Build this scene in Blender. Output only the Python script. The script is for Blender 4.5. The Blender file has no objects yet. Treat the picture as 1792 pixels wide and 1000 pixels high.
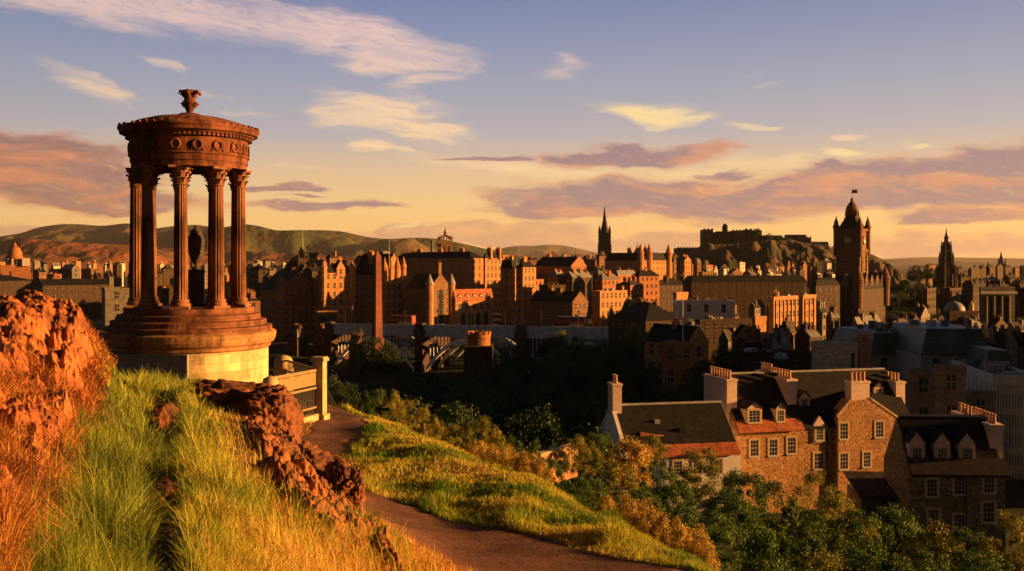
import bpy, math, random
import numpy as np
from mathutils import Vector, Matrix
R = math.radians
SC = bpy.context.scene
COL = SC.collection
F = 1770.0; HY = 458.0; CX = 896.0            # photograph pixels: focal length, horizon row, centre column

# ------------------------------------------------------------------ camera
cam_d = bpy.data.cameras.new('camera')
cam = bpy.data.objects.new('camera', cam_d); COL.objects.link(cam)
cam.location = (0, 0, 0); cam.rotation_euler = (R(90), 0, 0)
cam_d.sensor_width = 36; cam_d.lens = 36 * F / 1792.0
cam_d.shift_y = -(500 - HY) / 1792.0
cam_d.clip_start = 0.05; cam_d.clip_end = 90000
SC.camera = cam

# ------------------------------------------------------------------ sun, sky, exposure
SUN_AZ, SUN_EL = 88.5, 9.0                    # degrees, clockwise from the view axis; above the horizon
SUN_STRENGTH, SUN_COLOUR = 5.0, (1.0, 0.45, 0.115)
SKY_GAIN = 0.335
SC.view_settings.view_transform = 'Standard'; SC.view_settings.look = 'None'
SC.view_settings.exposure = 1.62; SC.view_settings.gamma = 1
sl = bpy.data.lights.new('sun', 'SUN'); sun = bpy.data.objects.new('sun', sl); COL.objects.link(sun)
sl.energy = SUN_STRENGTH; sl.angle = R(0.5); sl.color = SUN_COLOUR
sdir = Vector((math.sin(R(SUN_AZ)) * math.cos(R(SUN_EL)), math.cos(R(SUN_AZ)) * math.cos(R(SUN_EL)), math.sin(R(SUN_EL))))
sun.rotation_euler = (-sdir).to_track_quat('-Z', 'Y').to_euler()
SC.cycles.max_bounces = 5; SC.cycles.diffuse_bounces = 2; SC.cycles.glossy_bounces = 2
SC.cycles.transmission_bounces = 2; SC.cycles.transparent_max_bounces = 4
SC.cycles.caustics_reflective = False; SC.cycles.caustics_refractive = False

def s2l(c): return tuple((x / 255 / 12.92) if x / 255 <= .04045 else ((x / 255 + .055) / 1.055) ** 2.4 for x in c)

class NT:
    """short-hand for building node trees"""
    def __init__(s, tree): s.t = tree; s.n = tree.nodes; s.l = tree.links
    def new(s, kind, **kw):
        n = s.n.new(kind)
        for k, v in kw.items(): setattr(n, k, v)
        return n
    def put(s, inp, v):
        if isinstance(v, bpy.types.NodeSocket): s.l.new(v, inp)
        elif v is not None: inp.default_value = v
    def math(s, op, a, b=None, c=None, clamp=False):
        n = s.new('ShaderNodeMath', operation=op, use_clamp=clamp)
        s.put(n.inputs[0], a); s.put(n.inputs[1], b) if b is not None else None
        if c is not None: s.put(n.inputs[2], c)
        return n.outputs[0]
    def vmath(s, op, a, b=None):
        n = s.new('ShaderNodeVectorMath', operation=op); s.put(n.inputs[0], a)
        if b is not None: s.put(n.inputs[1], b)
        return n.outputs['Value'] if op in ('LENGTH', 'DOT_PRODUCT') else n.outputs[0]
    def sep(s, v): n = s.new('ShaderNodeSeparateXYZ'); s.put(n.inputs[0], v); return n.outputs
    def comb(s, x, y, z=0.0):
        n = s.new('ShaderNodeCombineXYZ'); s.put(n.inputs[0], x); s.put(n.inputs[1], y); s.put(n.inputs[2], z); return n.outputs[0]
    def noise(s, v, scale, detail=4, rough=.55, dist=0.0, out=0):
        n = s.new('ShaderNodeTexNoise'); s.put(n.inputs['Vector'], v); n.inputs['Scale'].default_value = scale
        n.inputs['Detail'].default_value = detail; n.inputs['Roughness'].default_value = rough; n.inputs['Distortion'].default_value = dist
        return n.outputs[out]
    def ramp(s, fac, stops, interp='LINEAR'):
        n = s.new('ShaderNodeValToRGB'); n.color_ramp.interpolation = interp; s.put(n.inputs[0], fac)
        e = n.color_ramp.elements
        while len(e) < len(stops): e.new(.5)
        for i, (p, c) in enumerate(stops):
            e[i].position = p; e[i].color = (c[0], c[1], c[2], 1) if not isinstance(c, (int, float)) else (c, c, c, 1)
        return n.outputs[0]
    def mix(s, fac, a, b, blend='MIX'):
        n = s.new('ShaderNodeMix', data_type='RGBA', blend_type=blend); s.put(n.inputs[0], fac)
        for i, v in ((6, a), (7, b)):
            if isinstance(v, tuple) and len(v) == 3: v = (*v, 1)
            s.put(n.inputs[i], v)
        return n.outputs[2]
    def mrange(s, v, a, b, c, d, smooth=True):
        n = s.new('ShaderNodeMapRange'); n.interpolation_type = 'SMOOTHSTEP' if smooth else 'LINEAR'
        s.put(n.inputs[0], v)
        for i, x in zip((1, 2, 3, 4), (a, b, c, d)): s.put(n.inputs[i], x)
        return n.outputs[0]

def make_world():
    w = bpy.data.worlds.new('World'); SC.world = w; w.use_nodes = True
    t = NT(w.node_tree); t.n.clear()
    tc = t.new('ShaderNodeTexCoord').outputs['Generated']
    x, y, z = t.sep(tc)
    az = t.math('ARCTAN2', x, y)                        # radians clockwise from the view axis
    hor = t.math('SQRT', t.math('ADD', t.math('MULTIPLY', x, x), t.math('MULTIPLY', y, y)))
    el = t.math('ARCTAN2', z, hor)
    # clear sky by elevation, in degrees
    eld = t.math('MULTIPLY', el, 57.2958)
    k = t.math('DIVIDE', eld, 40.0, clamp=True)
    D = 40.0
    grad = t.ramp(k, [(0.0, s2l((222, 160, 112))), (1.2 / D, s2l((236, 180, 106))), (3.0 / D, s2l((234, 188, 122))), (5.0 / D, s2l((214, 178, 138))),
                      (7.2 / D, s2l((172, 162, 166))), (10.0 / D, s2l((146, 150, 170))), (12.8 / D, s2l((122, 132, 166))), (15.5 / D, s2l((100, 112, 156))), (26.0 / D, s2l((54, 62, 98))), (1.0, s2l((28, 34, 58)))])
    # a little brighter and warmer towards the sunset on the right, dimmer behind
    side = t.mrange(az, R(-28), R(60), 0.0, 1.0)
    grad = t.mix(t.math('MULTIPLY', side, t.mrange(eld, 0.0, 9.0, .30, 0.05)), grad, s2l((255, 205, 110)))
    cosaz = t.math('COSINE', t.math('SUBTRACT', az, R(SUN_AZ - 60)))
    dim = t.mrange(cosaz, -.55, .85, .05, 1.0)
    # cloud space: x to the right, y up, one unit = one hundredth of a radian
    u = t.math('MULTIPLY', az, 100.0); v = t.math('MULTIPLY', el, 100.0)
    # warp
    wv = t.comb(t.math('MULTIPLY', u, .09), t.math('MULTIPLY', v, .28), 0.0)
    wn = t.sep(t.noise(wv, 1.0, 5, .6, 0.0, out=1))
    wx = t.math('MULTIPLY', t.math('SUBTRACT', wn[0], .5), 14.0); wy = t.math('MULTIPLY', t.math('SUBTRACT', wn[1], .5), 3.6)
    uu = t.math('ADD', u, wx); vv = t.math('ADD', v, wy)
    cv = t.comb(uu, vv, 0.0)
    def a_of(px): return math.atan((px - CX) / F) * 100
    def e_of(px, py): return math.atan((HY - py) / math.hypot(F, px - CX)) * 100
    def blob(px, py, hw, hh, tilt=0, s=1.0, soft=.15):
        m = t.new('ShaderNodeMapping', vector_type='TEXTURE'); t.put(m.inputs[0], cv)
        m.inputs['Location'].default_value = (a_of(px), e_of(px, py), 0); m.inputs['Rotation'].default_value = (0, 0, R(tilt))
        m.inputs['Scale'].default_value = (hw / F * 100, hh / F * 100, 1)
        return t.mrange(t.vmath('LENGTH', m.outputs[0]), 1.3, soft, 0.0, s)
    def union(bl):
        o = bl[0]
        for b in bl[1:]: o = t.math('MAXIMUM', o, b)
        return o
    # streaky noise (cirrus) and softer noise (stratocumulus)
    sv = t.comb(t.math('MULTIPLY', t.math('ADD', uu, t.math('MULTIPLY', v, .9)), .11), t.math('MULTIPLY', t.math('SUBTRACT', vv, t.math('MULTIPLY', u, -.10)), .62), 3.0)
    streak = t.noise(sv, 1.0, 7, .62, .35)
    bv = t.comb(t.math('MULTIPLY', uu, .16), t.math('MULTIPLY', vv, .62), 9.0)
    puff = t.noise(bv, 1.0, 6, .58, .2)
    A = union([blob(250, 18, 420, 46, -3, 1.0), blob(600, 62, 250, 50, -9, 1.0), blob(690, 112, 150, 26, -4, .9), blob(745, 142, 100, 15, 4, .85),
               blob(150, 150, 100, 22, -16, .8), blob(290, 120, 42, 14, -14, .75), blob(430, 202, 70, 9, 0, .5), blob(345, 160, 70, 6, -14, .5),
               blob(660, 192, 150, 46, -6, .95), blob(745, 226, 120, 24, -6, .9), blob(665, 256, 50, 12, -4, .8), blob(985, 120, 75, 22, 4, .6),
               blob(1310, 130, 70, 7, 14, .38), blob(1370, 145, 60, 5, 10, .34), blob(1470, 236, 48, 10, 0, .7), blob(500, 288, 100, 9, -5, .6), blob(850, 285, 230, 24, -3, .65)])
    A2 = union([blob(1140, 196, 130, 24, -4, 1.15), blob(1210, 208, 90, 15, 6, 1.0), blob(1300, 218, 36, 7, 0, .7), blob(1470, 266, 50, 13, -5, .9), blob(1615, 250, 28, 7, 0, .7),
                blob(1320, 285, 130, 26, 0, .6), blob(715, 398, 34, 14, 0, 1.0), blob(960, 305, 300, 30, -2, .55), blob(1200, 300, 200, 22, 0, .6)])
    dA = t.mrange(t.math('ADD', A, t.math('MULTIPLY', t.math('SUBTRACT', streak, .5), 1.7)), .16, 1.05, 0, .92)
    dA = t.math('MULTIPLY', dA, t.mrange(A, 0.0, .25, 0, 1))
    dA2 = t.mrange(t.math('ADD', A2, t.math('MULTIPLY', t.math('SUBTRACT', puff, .5), 1.5)), .18, 1.15, 0, .9)
    dA2 = t.math('MULTIPLY', dA2, t.mrange(A2, 0.0, .25, 0, 1))
    fine = t.noise(t.comb(t.math('MULTIPLY', uu, .35), t.math('MULTIPLY', t.math('ADD', vv, t.math('MULTIPLY', u, .12)), 2.2), 5.0), 1.0, 6, .65, .3)
    dA = t.math('MULTIPLY', dA, t.mrange(fine, .25, .55, .5, 1.0)); dA2 = t.math('MULTIPLY', dA2, t.mrange(fine, .25, .55, .5, 1.0))
    B = union([blob(60, 292, 250, 73, -9, 1.2), blob(190, 348, 190, 34, -4, 1.1), blob(20, 330, 150, 37, 0, 1.0), blob(1120, 272, 210, 24, 2, 1.2), blob(880, 273, 120, 9, 0, 1.0), blob(1240, 262, 90, 10, 0, 1.0),
               blob(1090, 345, 290, 49, 0, 1.05), blob(1000, 365, 200, 27, 0, 1.0), blob(1450, 335, 320, 51, 7, 1.25), blob(1700, 312, 260, 54, 8, 1.4), blob(1260, 365, 200, 24, 3, 1.1), blob(1780, 345, 130, 27, 0, 1.2),
               blob(1460, 292, 60, 12, 0, .9), blob(1265, 305, 60, 12, 0, .8), blob(1700, 382, 160, 15, 2, 1.1), blob(510, 328, 80, 9, 0, 1.0), blob(560, 364, 150, 11, 2, 1.0),
               blob(540, 343, 40, 5, 0, .8)])
    B2 = union([blob(870, 412, 260, 24, 0, 1.0), blob(1010, 430, 200, 24, 0, 1.0), blob(1650, 432, 280, 24, 0, .95), blob(720, 405, 60, 20, 0, 1.0), blob(30, 405, 150, 22, 0, .9), blob(1200, 425, 120, 24, 0, .9),
                blob(1150, 440, 330, 14, 0, .9), blob(500, 410, 200, 8, 0, .4)])
    dB = t.mrange(t.math('ADD', B, t.math('MULTIPLY', t.math('SUBTRACT', puff, .5), 1.5)), .18, .80, 0, .94)
    dB = t.math('MULTIPLY', dB, t.mrange(B, 0.0, .2, 0, 1))
    dB = t.math('MULTIPLY', dB, t.mrange(fine, .22, .5, .62, 1.0))
    dB2 = t.mrange(t.math('ADD', B2, t.math('MULTIPLY', t.math('SUBTRACT', puff, .5), 1.6)), .30, .70, 0, .85)
    dB2 = t.math('MULTIPLY', dB2, t.mrange(B2, 0.0, .2, 0, 1))
    # the grey band clouds catch the low sun on their thin edges and billows
    shade = t.noise(t.comb(t.math('MULTIPLY', uu, .12), t.math('MULTIPLY', vv, .5), 21.0), 1.0, 5, .6, .3)
    lit = t.mrange(shade, .46, .68, 0, 1)
    thin = t.mrange(dB, .35, 1.0, 1.0, 0.0)
    warm = t.mix(t.math('MULTIPLY', t.mrange(az, R(-28), R(-8), 1.0, 0.0), 1.0), s2l((206, 132, 98)), s2l((212, 120, 70)))
    cool = t.mix(t.mrange(az, R(-28), R(-8), 1.0, 0.0), s2l((142, 108, 118)), s2l((146, 90, 84)))
    colB = t.mix(t.math('ADD', lit, t.math('MULTIPLY', thin, .5), clamp=True), cool, warm)
    sky = grad
    sky = t.mix(dB2, sky, t.mix(lit, s2l((190, 136, 112)), s2l((226, 164, 108))))
    sky = t.mix(dA2, sky, s2l((250, 214, 142)))
    sky = t.mix(dA, sky, t.mix(t.mrange(eld, 6.0, 13.0, 0, 1), s2l((246, 204, 150)), s2l((224, 188, 176))))
    sky = t.mix(dB, sky, colB)
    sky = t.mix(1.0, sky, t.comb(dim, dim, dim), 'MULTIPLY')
    below = t.mrange(eld, -1.0, -4.0, 0, 1)
    sky = t.mix(below, sky, (.03, .025, .02))
    bg = t.new('ShaderNodeBackground'); t.put(bg.inputs[0], sky); bg.inputs[1].default_value = SKY_GAIN
    st = t.new('ShaderNodeTexSky', sky_type='NISHITA'); st.sun_disc = False
    st.sun_elevation = R(SUN_EL); st.sun_rotation = R(SUN_AZ)
    bg2 = t.new('ShaderNodeBackground'); t.put(bg2.inputs[0], st.outputs[0]); bg2.inputs[1].default_value = 0.006
    add = t.new('ShaderNodeAddShader'); t.l.new(bg.outputs[0], add.inputs[0]); t.l.new(bg2.outputs[0], add.inputs[1])
    out = t.new('ShaderNodeOutputWorld'); t.l.new(add.outputs[0], out.inputs[0])
    w.cycles.sampling_method = 'MANUAL'; w.cycles.sample_map_resolution = 512
make_world()

# ------------------------------------------------------------------ helpers
def P(px, py, d): return Vector(((px - CX) / F * d, d, (HY - py) / F * d))
def tag(o, label=None, cat=None, group=None, kind=None):
    if label: o['label'] = label
    if cat: o['category'] = cat
    if group: o['group'] = group
    if kind: o['kind'] = kind
    return o
def empty(name, loc=(0, 0, 0), rz=0.0):
    o = bpy.data.objects.new(name, None); COL.objects.link(o); o.location = loc; o.rotation_euler = (0, 0, rz); o.empty_display_size = .2
    return o
def link(name, me, parent=None, loc=(0, 0, 0), rz=0.0):
    o = bpy.data.objects.new(name, me); COL.objects.link(o); o.parent = parent; o.location = loc; o.rotation_euler = (0, 0, rz)
    return o

class MB:
    """collects shapes into ONE mesh"""
    def __init__(s): s.v = []; s.f = []; s.m = []; s.k = 0
    def mat(s, i): s.k = i; return s
    def face(s, pts):
        b = len(s.v); s.v += [tuple(p) for p in pts]; s.f.append(tuple(range(b, b + len(pts)))); s.m.append(s.k)
    def box(s, x0, y0, z0, x1, y1, z1, taper=0.0):
        b = len(s.v); tx = (x1 - x0) * taper / 2; ty = (y1 - y0) * taper / 2
        s.v += [(x0, y0, z0), (x1, y0, z0), (x1, y1, z0), (x0, y1, z0), (x0 + tx, y0 + ty, z1), (x1 - tx, y0 + ty, z1), (x1 - tx, y1 - ty, z1), (x0 + tx, y1 - ty, z1)]
        for q in ((0, 3, 2, 1), (4, 5, 6, 7), (0, 1, 5, 4), (1, 2, 6, 5), (2, 3, 7, 6), (3, 0, 4, 7)):
            s.f.append(tuple(b + i for i in q)); s.m.append(s.k)
        return s
    def prism(s, poly, axis, a, c):
        """poly of (p,q) swept along axis from a to c: axis 'x' -> (p,q)=(y,z); 'y' -> (x,z); 'z' -> (x,y)"""
        def pt(p, q, t): return {'x': (t, p, q), 'y': (p, t, q), 'z': (p, q, t)}[axis]
        n = len(poly); b = len(s.v)
        s.v += [pt(p, q, a) for p, q in poly] + [pt(p, q, c) for p, q in poly]
        s.f.append(tuple(b + i for i in range(n))); s.f.append(tuple(b + n + i for i in reversed(range(n)))); s.m += [s.k] * 2
        for i in range(n):
            j = (i + 1) % n; s.f.append((b + i, b + n + i, b + n + j, b + j)); s.m.append(s.k)
        return s
    def lathe(s, prof, n=16, cx=0, cy=0, rot=0.0, flute=0, fd=0.0, cap=True):
        b = len(s.v)
        for r, z in prof:
            for i in range(n):
                a = rot + 2 * math.pi * i / n
                rr = r * (1 - fd * (.5 - .5 * math.cos(flute * 2 * math.pi * i / n))) if flute else r
                s.v.append((cx + rr * math.cos(a), cy + rr * math.sin(a), z))
        for k in range(len(prof) - 1):
            for i in range(n):
                j = (i + 1) % n
                s.f.append((b + k * n + i, b + k * n + j, b + (k + 1) * n + j, b + (k + 1) * n + i)); s.m.append(s.k)
        if cap:
            s.f.append(tuple(b + i for i in reversed(range(n)))); s.f.append(tuple(b + (len(prof) - 1) * n + i for i in range(n))); s.m += [s.k] * 2
        return s
    def tube(s, pts, r, n=6, r2=None):
        pts = [Vector(p) for p in pts]; b = len(s.v); N = len(pts)
        for k, p in enumerate(pts):
            d = (pts[min(k + 1, N - 1)] - pts[max(k - 1, 0)]).normalized()
            up = Vector((0, 0, 1)) if abs(d.z) < .9 else Vector((1, 0, 0))
            e1 = d.cross(up).normalized(); e2 = d.cross(e1)
            rr = r if r2 is None else r + (r2 - r) * k / max(1, N - 1)
            for i in range(n):
                a = 2 * math.pi * i / n; s.v.append(tuple(p + e1 * (rr * math.cos(a)) + e2 * (rr * math.sin(a))))
        for k in range(N - 1):
            for i in range(n):
                j = (i + 1) % n; s.f.append((b + k * n + i, b + k * n + j, b + (k + 1) * n + j, b + (k + 1) * n + i)); s.m.append(s.k)
        s.f.append(tuple(b + i for i in reversed(range(n)))); s.f.append(tuple(b + (N - 1) * n + i for i in range(n))); s.m += [s.k] * 2
        return s
    def torus(s, c, R0, r0, nrm=(0, 0, 1), n=14, m=5):
        c = Vector(c); q = Vector((0, 0, 1)).rotation_difference(Vector(nrm)); b = len(s.v)
        for i in range(n):
            a = 2 * math.pi * i / n
            for j in range(m):
                e = 2 * math.pi * j / m
                p = Vector(((R0 + r0 * math.cos(e)) * math.cos(a), (R0 + r0 * math.cos(e)) * math.sin(a), r0 * math.sin(e)))
                s.v.append(tuple(c + q @ p))
        for i in range(n):
            for j in range(m):
                s.f.append((b + i * m + j, b + ((i + 1) % n) * m + j, b + ((i + 1) % n) * m + (j + 1) % m, b + i * m + (j + 1) % m)); s.m.append(s.k)
        return s
    def mesh(s, name, mats, smooth=False):
        me = bpy.data.meshes.new(name); me.from_pydata(s.v, [], s.f)
        for m in (mats if isinstance(mats, (list, tuple)) else [mats]): me.materials.append(m)
        me.polygons.foreach_set('material_index', s.m)
        if smooth: me.polygons.foreach_set('use_smooth', [True] * len(s.f))
        me.update(); return me
    def build(s, name, mats, parent=None, loc=(0, 0, 0), rz=0.0, smooth=False):
        return link(name, s.mesh(name, mats, smooth), parent, loc, rz)

def np_mesh(name, verts, faces, mat, smooth=False, attrs=None):
    """verts (N,3), faces (M,k) numpy -> mesh, fast"""
    me = bpy.data.meshes.new(name); N = len(verts); Mf, k = faces.shape
    me.vertices.add(N); me.vertices.foreach_set('co', np.ascontiguousarray(verts, dtype=np.float32).ravel())
    me.loops.add(Mf * k); me.loops.foreach_set('vertex_index', np.ascontiguousarray(faces, dtype=np.int32).ravel())
    me.polygons.add(Mf); me.polygons.foreach_set('loop_start', np.arange(0, Mf * k, k, dtype=np.int32)); me.polygons.foreach_set('loop_total', np.full(Mf, k, dtype=np.int32))
    if smooth: me.polygons.foreach_set('use_smooth', np.ones(Mf, dtype=bool))
    me.materials.append(mat)
    for nm, a in (attrs or {}).items():
        at = me.attributes.new(nm, 'FLOAT', 'POINT'); at.data.foreach_set('value', np.ascontiguousarray(a, dtype=np.float32))
    me.update(calc_edges=True); return me

# ------------------------------------------------------------------ materials
MATS = {}
def pbsdf(name):
    m = bpy.data.materials.new(name); m.use_nodes = True; t = NT(m.node_tree)
    return m, t, t.n['Principled BSDF']
def plain(name, col, rough=.85, var=.25, scale=3.0, bump=.0, metal=0.0, spec=.3, col2=None, coord='Object', detail=5, stretch=(1, 1, 1)):
    if name in MATS: return MATS[name]
    m, t, b = pbsdf(name)
    tc = t.new('ShaderNodeTexCoord').outputs[coord]
    if stretch != (1, 1, 1): tc = t.vmath('MULTIPLY', tc, stretch)
    nz = t.noise(tc, scale, detail, .6)
    c2 = col2 or tuple(c * (1 - var) for c in col); c1 = col if col2 else tuple(min(1, c * (1 + var)) for c in col)
    t.put(b.inputs['Base Color'], t.mix(t.mrange(nz, .32, .68, 0, 1), c2, c1))
    b.inputs['Roughness'].default_value = rough; b.inputs['Metallic'].default_value = metal; b.inputs['Specular IOR Level'].default_value = spec
    if bump:
        bp = t.new('ShaderNodeBump'); bp.inputs['Strength'].default_value = bump; t.put(bp.inputs['Height'], nz); t.l.new(bp.outputs[0], b.inputs['Normal'])
    MATS[name] = m; return m
def wallvec(t):
    x, y, z = t.sep(t.new('ShaderNodeTexCoord').outputs['Object'])
    return t.comb(t.math('ADD', x, t.math('MULTIPLY', y, 1.0)), z, 0.0)
def ashlar(name, col, bw=.9, bh=.38, var=.3, mortar=.55, streak=.35, rough=.9, bump=.25):
    """coursed stone: blocks of slightly different tone, soot and rain marks"""
    if name in MATS: return MATS[name]
    m, t, b = pbsdf(name)
    v = wallvec(t)
    br = t.new('ShaderNodeTexBrick'); t.put(br.inputs['Vector'], v)
    br.inputs['Color1'].default_value = (*[c * (1 + var) for c in col], 1); br.inputs['Color2'].default_value = (*[c * (1 - var) for c in col], 1)
    br.inputs['Mortar'].default_value = (*[c * mortar for c in col], 1); br.inputs['Scale'].default_value = 1.0
    br.inputs['Mortar Size'].default_value = .015; br.inputs['Brick Width'].default_value = bw; br.inputs['Row Height'].default_value = bh; br.inputs['Bias'].default_value = 0
    oc = t.new('ShaderNodeTexCoord').outputs['Object']
    n1 = t.noise(t.vmath('MULTIPLY', oc, (.5, .5, .12)), 1.0, 6, .65); n2 = t.noise(oc, 2.2, 4, .6)
    c = t.mix(t.mrange(n1, .42, .72, 0, streak), br.outputs[0], tuple(x * .28 for x in col))
    c = t.mix(t.mrange(n2, .4, .7, 0, .25), c, tuple(min(1, x * 1.5) for x in col))
    t.put(b.inputs['Base Color'], c); b.inputs['Roughness'].default_value = rough; b.inputs['Specular IOR Level'].default_value = .2
    bp = t.new('ShaderNodeBump'); bp.inputs['Strength'].default_value = bump; bp.inputs['Distance'].default_value = .05
    t.put(bp.inputs['Height'], t.math('SUBTRACT', n2, br.outputs['Fac'])); t.l.new(bp.outputs[0], b.inputs['Normal'])
    MATS[name] = m; return m
def rubble(name, base, pale, dark, scale=2.6, mortar=(.3, .25, .2)):
    """random rubble: every stone its own tone between dark and pale, thick mortar"""
    if name in MATS: return MATS[name]
    m, t, b = pbsdf(name)
    oc = t.new('ShaderNodeTexCoord').outputs['Object']
    oc = t.vmath('ADD', t.vmath('MULTIPLY', oc, (1.0, 1.0, 1.5)), t.vmath('MULTIPLY', t.noise(oc, 2.0, 2, .5, 0, 1), (.5, .5, .5)))
    vo = t.new('ShaderNodeTexVoronoi'); t.put(vo.inputs['Vector'], oc); vo.inputs['Scale'].default_value = scale
    ve = t.new('ShaderNodeTexVoronoi', feature='DISTANCE_TO_EDGE'); t.put(ve.inputs['Vector'], oc); ve.inputs['Scale'].default_value = scale
    r = t.sep(vo.outputs['Color'])[0]
    c = t.ramp(r, [(0, dark), (.35, base), (.62, base), (1, pale)])
    edge = t.mrange(ve.outputs[0], .02, .09, 1, 0)
    c = t.mix(edge, c, mortar)
    n1 = t.noise(oc, .35, 4, .6); c = t.mix(t.mrange(n1, .45, .7, 0, .45), c, tuple(x * .45 for x in base))
    t.put(b.inputs['Base Color'], c); b.inputs['Roughness'].default_value = .95; b.inputs['Specular IOR Level'].default_value = .15
    bp = t.new('ShaderNodeBump'); bp.inputs['Strength'].default_value = .6; bp.inputs['Distance'].default_value = .06
    t.put(bp.inputs['Height'], t.mrange(ve.outputs[0], .0, .15, 0, 1)); t.l.new(bp.outputs[0], b.inputs['Normal'])
    MATS[name] = m; return m
def slate(name, col=(.035, .034, .036), bw=.3, bh=.2, var=.35, rough=.55):
    if name in MATS: return MATS[name]
    m, t, b = pbsdf(name)
    x, y, z = t.sep(t.new('ShaderNodeTexCoord').outputs['Object'])
    v = t.comb(t.math('ADD', x, t.math('MULTIPLY', y, .6)), t.math('MULTIPLY', z, 1.3), 0.0)
    br = t.new('ShaderNodeTexBrick'); t.put(br.inputs['Vector'], v); br.inputs['Scale'].default_value = 1.0
    br.inputs['Color1'].default_value = (*[c * (1 + var) for c in col], 1); br.inputs['Color2'].default_value = (*[c * (1 - var) for c in col], 1)
    br.inputs['Mortar'].default_value = (*[c * .3 for c in col], 1); br.inputs['Mortar Size'].default_value = .012
    br.inputs['Brick Width'].default_value = bw; br.inputs['Row Height'].default_value = bh
    oc = t.new('ShaderNodeTexCoord').outputs['Object']; n = t.noise(oc, .9, 5, .65)
    t.put(b.inputs['Base Color'], t.mix(t.mrange(n, .45, .75, 0, .5), br.outputs[0], tuple(c * 2.1 for c in col)))
    b.inputs['Roughness'].default_value = max(rough, .75); b.inputs['Specular IOR Level'].default_value = .1
    bp = t.new('ShaderNodeBump'); bp.inputs['Strength'].default_value = .35; bp.inputs['Distance'].default_value = .03
    t.put(bp.inputs['Height'], br.outputs['Fac']); t.l.new(bp.outputs[0], b.inputs['Normal'])
    MATS[name] = m; return m
GLASS = plain('window_glass', (.02, .022, .028), .12, .3, 2.0, spec=.6)
WHITE = plain('white_paint', (.38, .37, .36), .6, .12, 8.0)
LEAD = plain('lead_sheet', (.22, .22, .23), .6, .2, 2.0)
POT = plain('clay_pot', (.42, .24, .14), .85, .3, 6.0)
IRON = plain('dark_iron', (.02, .02, .02), .5, .3, 20.0)
STEELW = plain('pale_pole_paint', (.5, .48, .45), .5, .1, 8.0)
SLATE = slate('dark_slate', (.015, .015, .017)); SLATE2 = slate('brown_slate', (.05, .038, .034)); PANTILE = slate('red_pantile', (.33, .105, .05), .3, .28, .3, .8)
COPPER = plain('green_copper', (.07, .13, .11), .6, .3, 1.5)
# ------------------------------------------------------------------ ground
rng = np.random.default_rng(7); random.seed(5)
# heights known along lines of sight: (photo column, photo row of that ground, distance)
GP = [(0, 1000, 3.4), (0, 760, 7), (0, 620, 10), (0, 550, 13), (0, 560, 15), (100, 1000, 4.2), (100, 790, 7.5), (100, 640, 11), (100, 546, 13.5), (60, 548, 13.5),
      (170, 800, 8.5), (175, 690, 11), (165, 556, 13.5), (185, 575, 13.8), (215, 715, 16), (228, 735, 13.5), (235, 760, 12), (222, 775, 11), (210, 705, 15), (214, 790, 10.2), (215, 672, 21), (150, 1000, 4.8), (160, 900, 6.3),
      (330, 700, 18), (330, 760, 13), (330, 850, 8.6), (330, 1000, 5.5), (240, 850, 8.3), (240, 720, 14.5), (250, 1000, 5.2), (270, 690, 20),
      (400, 720, 18), (400, 800, 11.5), (450, 800, 12.5), (450, 900, 8.5), (450, 1000, 6.2), (520, 850, 12), (570, 905, 11.3), (590, 880, 13), (600, 940, 9.8), (600, 1000, 7.4),
      (700, 985, 9), (700, 1010, 8.3), (760, 1000, 9.2), (800, 1030, 9.5), (500, 790, 15.5), (470, 740, 18.5), (900, 1200, 8), (1000, 1400, 7), (1300, 1700, 6), (600, 1300, 4.5), (330, 1300, 3.6), (100, 1300, 2.8), (896, 1600, 3.5), (1300, 2200, 3.5),
      # the path and the lawn beyond it
      (620, 850, 18.6), (640, 890, 16.6), (700, 905, 16.2), (780, 960, 14.3), (900, 975, 14), (830, 1005, 13), (1000, 1000, 13.3), (1100, 1060, 12), (560, 755, 26), (590, 735, 29), (560, 720, 30), (520, 780, 24), (520, 830, 20),
      (650, 780, 24.5), (720, 800, 22.5), (800, 860, 19), (1000, 900, 17.5), (1150, 960, 15.5), (1250, 1000, 14.3), (1350, 1080, 12.7), (620, 712, 32), (700, 738, 28.5), (800, 775, 24.8), (960, 835, 20.7), (1100, 910, 17.2), (1200, 965, 15.4),
      (330, 668, 31), (330, 665, 34), (330, 660, 38), (200, 665, 36), (450, 668, 36), (450, 700, 29), (400, 690, 26), (520, 690, 34), (200, 662, 42), (450, 650, 43)]
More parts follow.
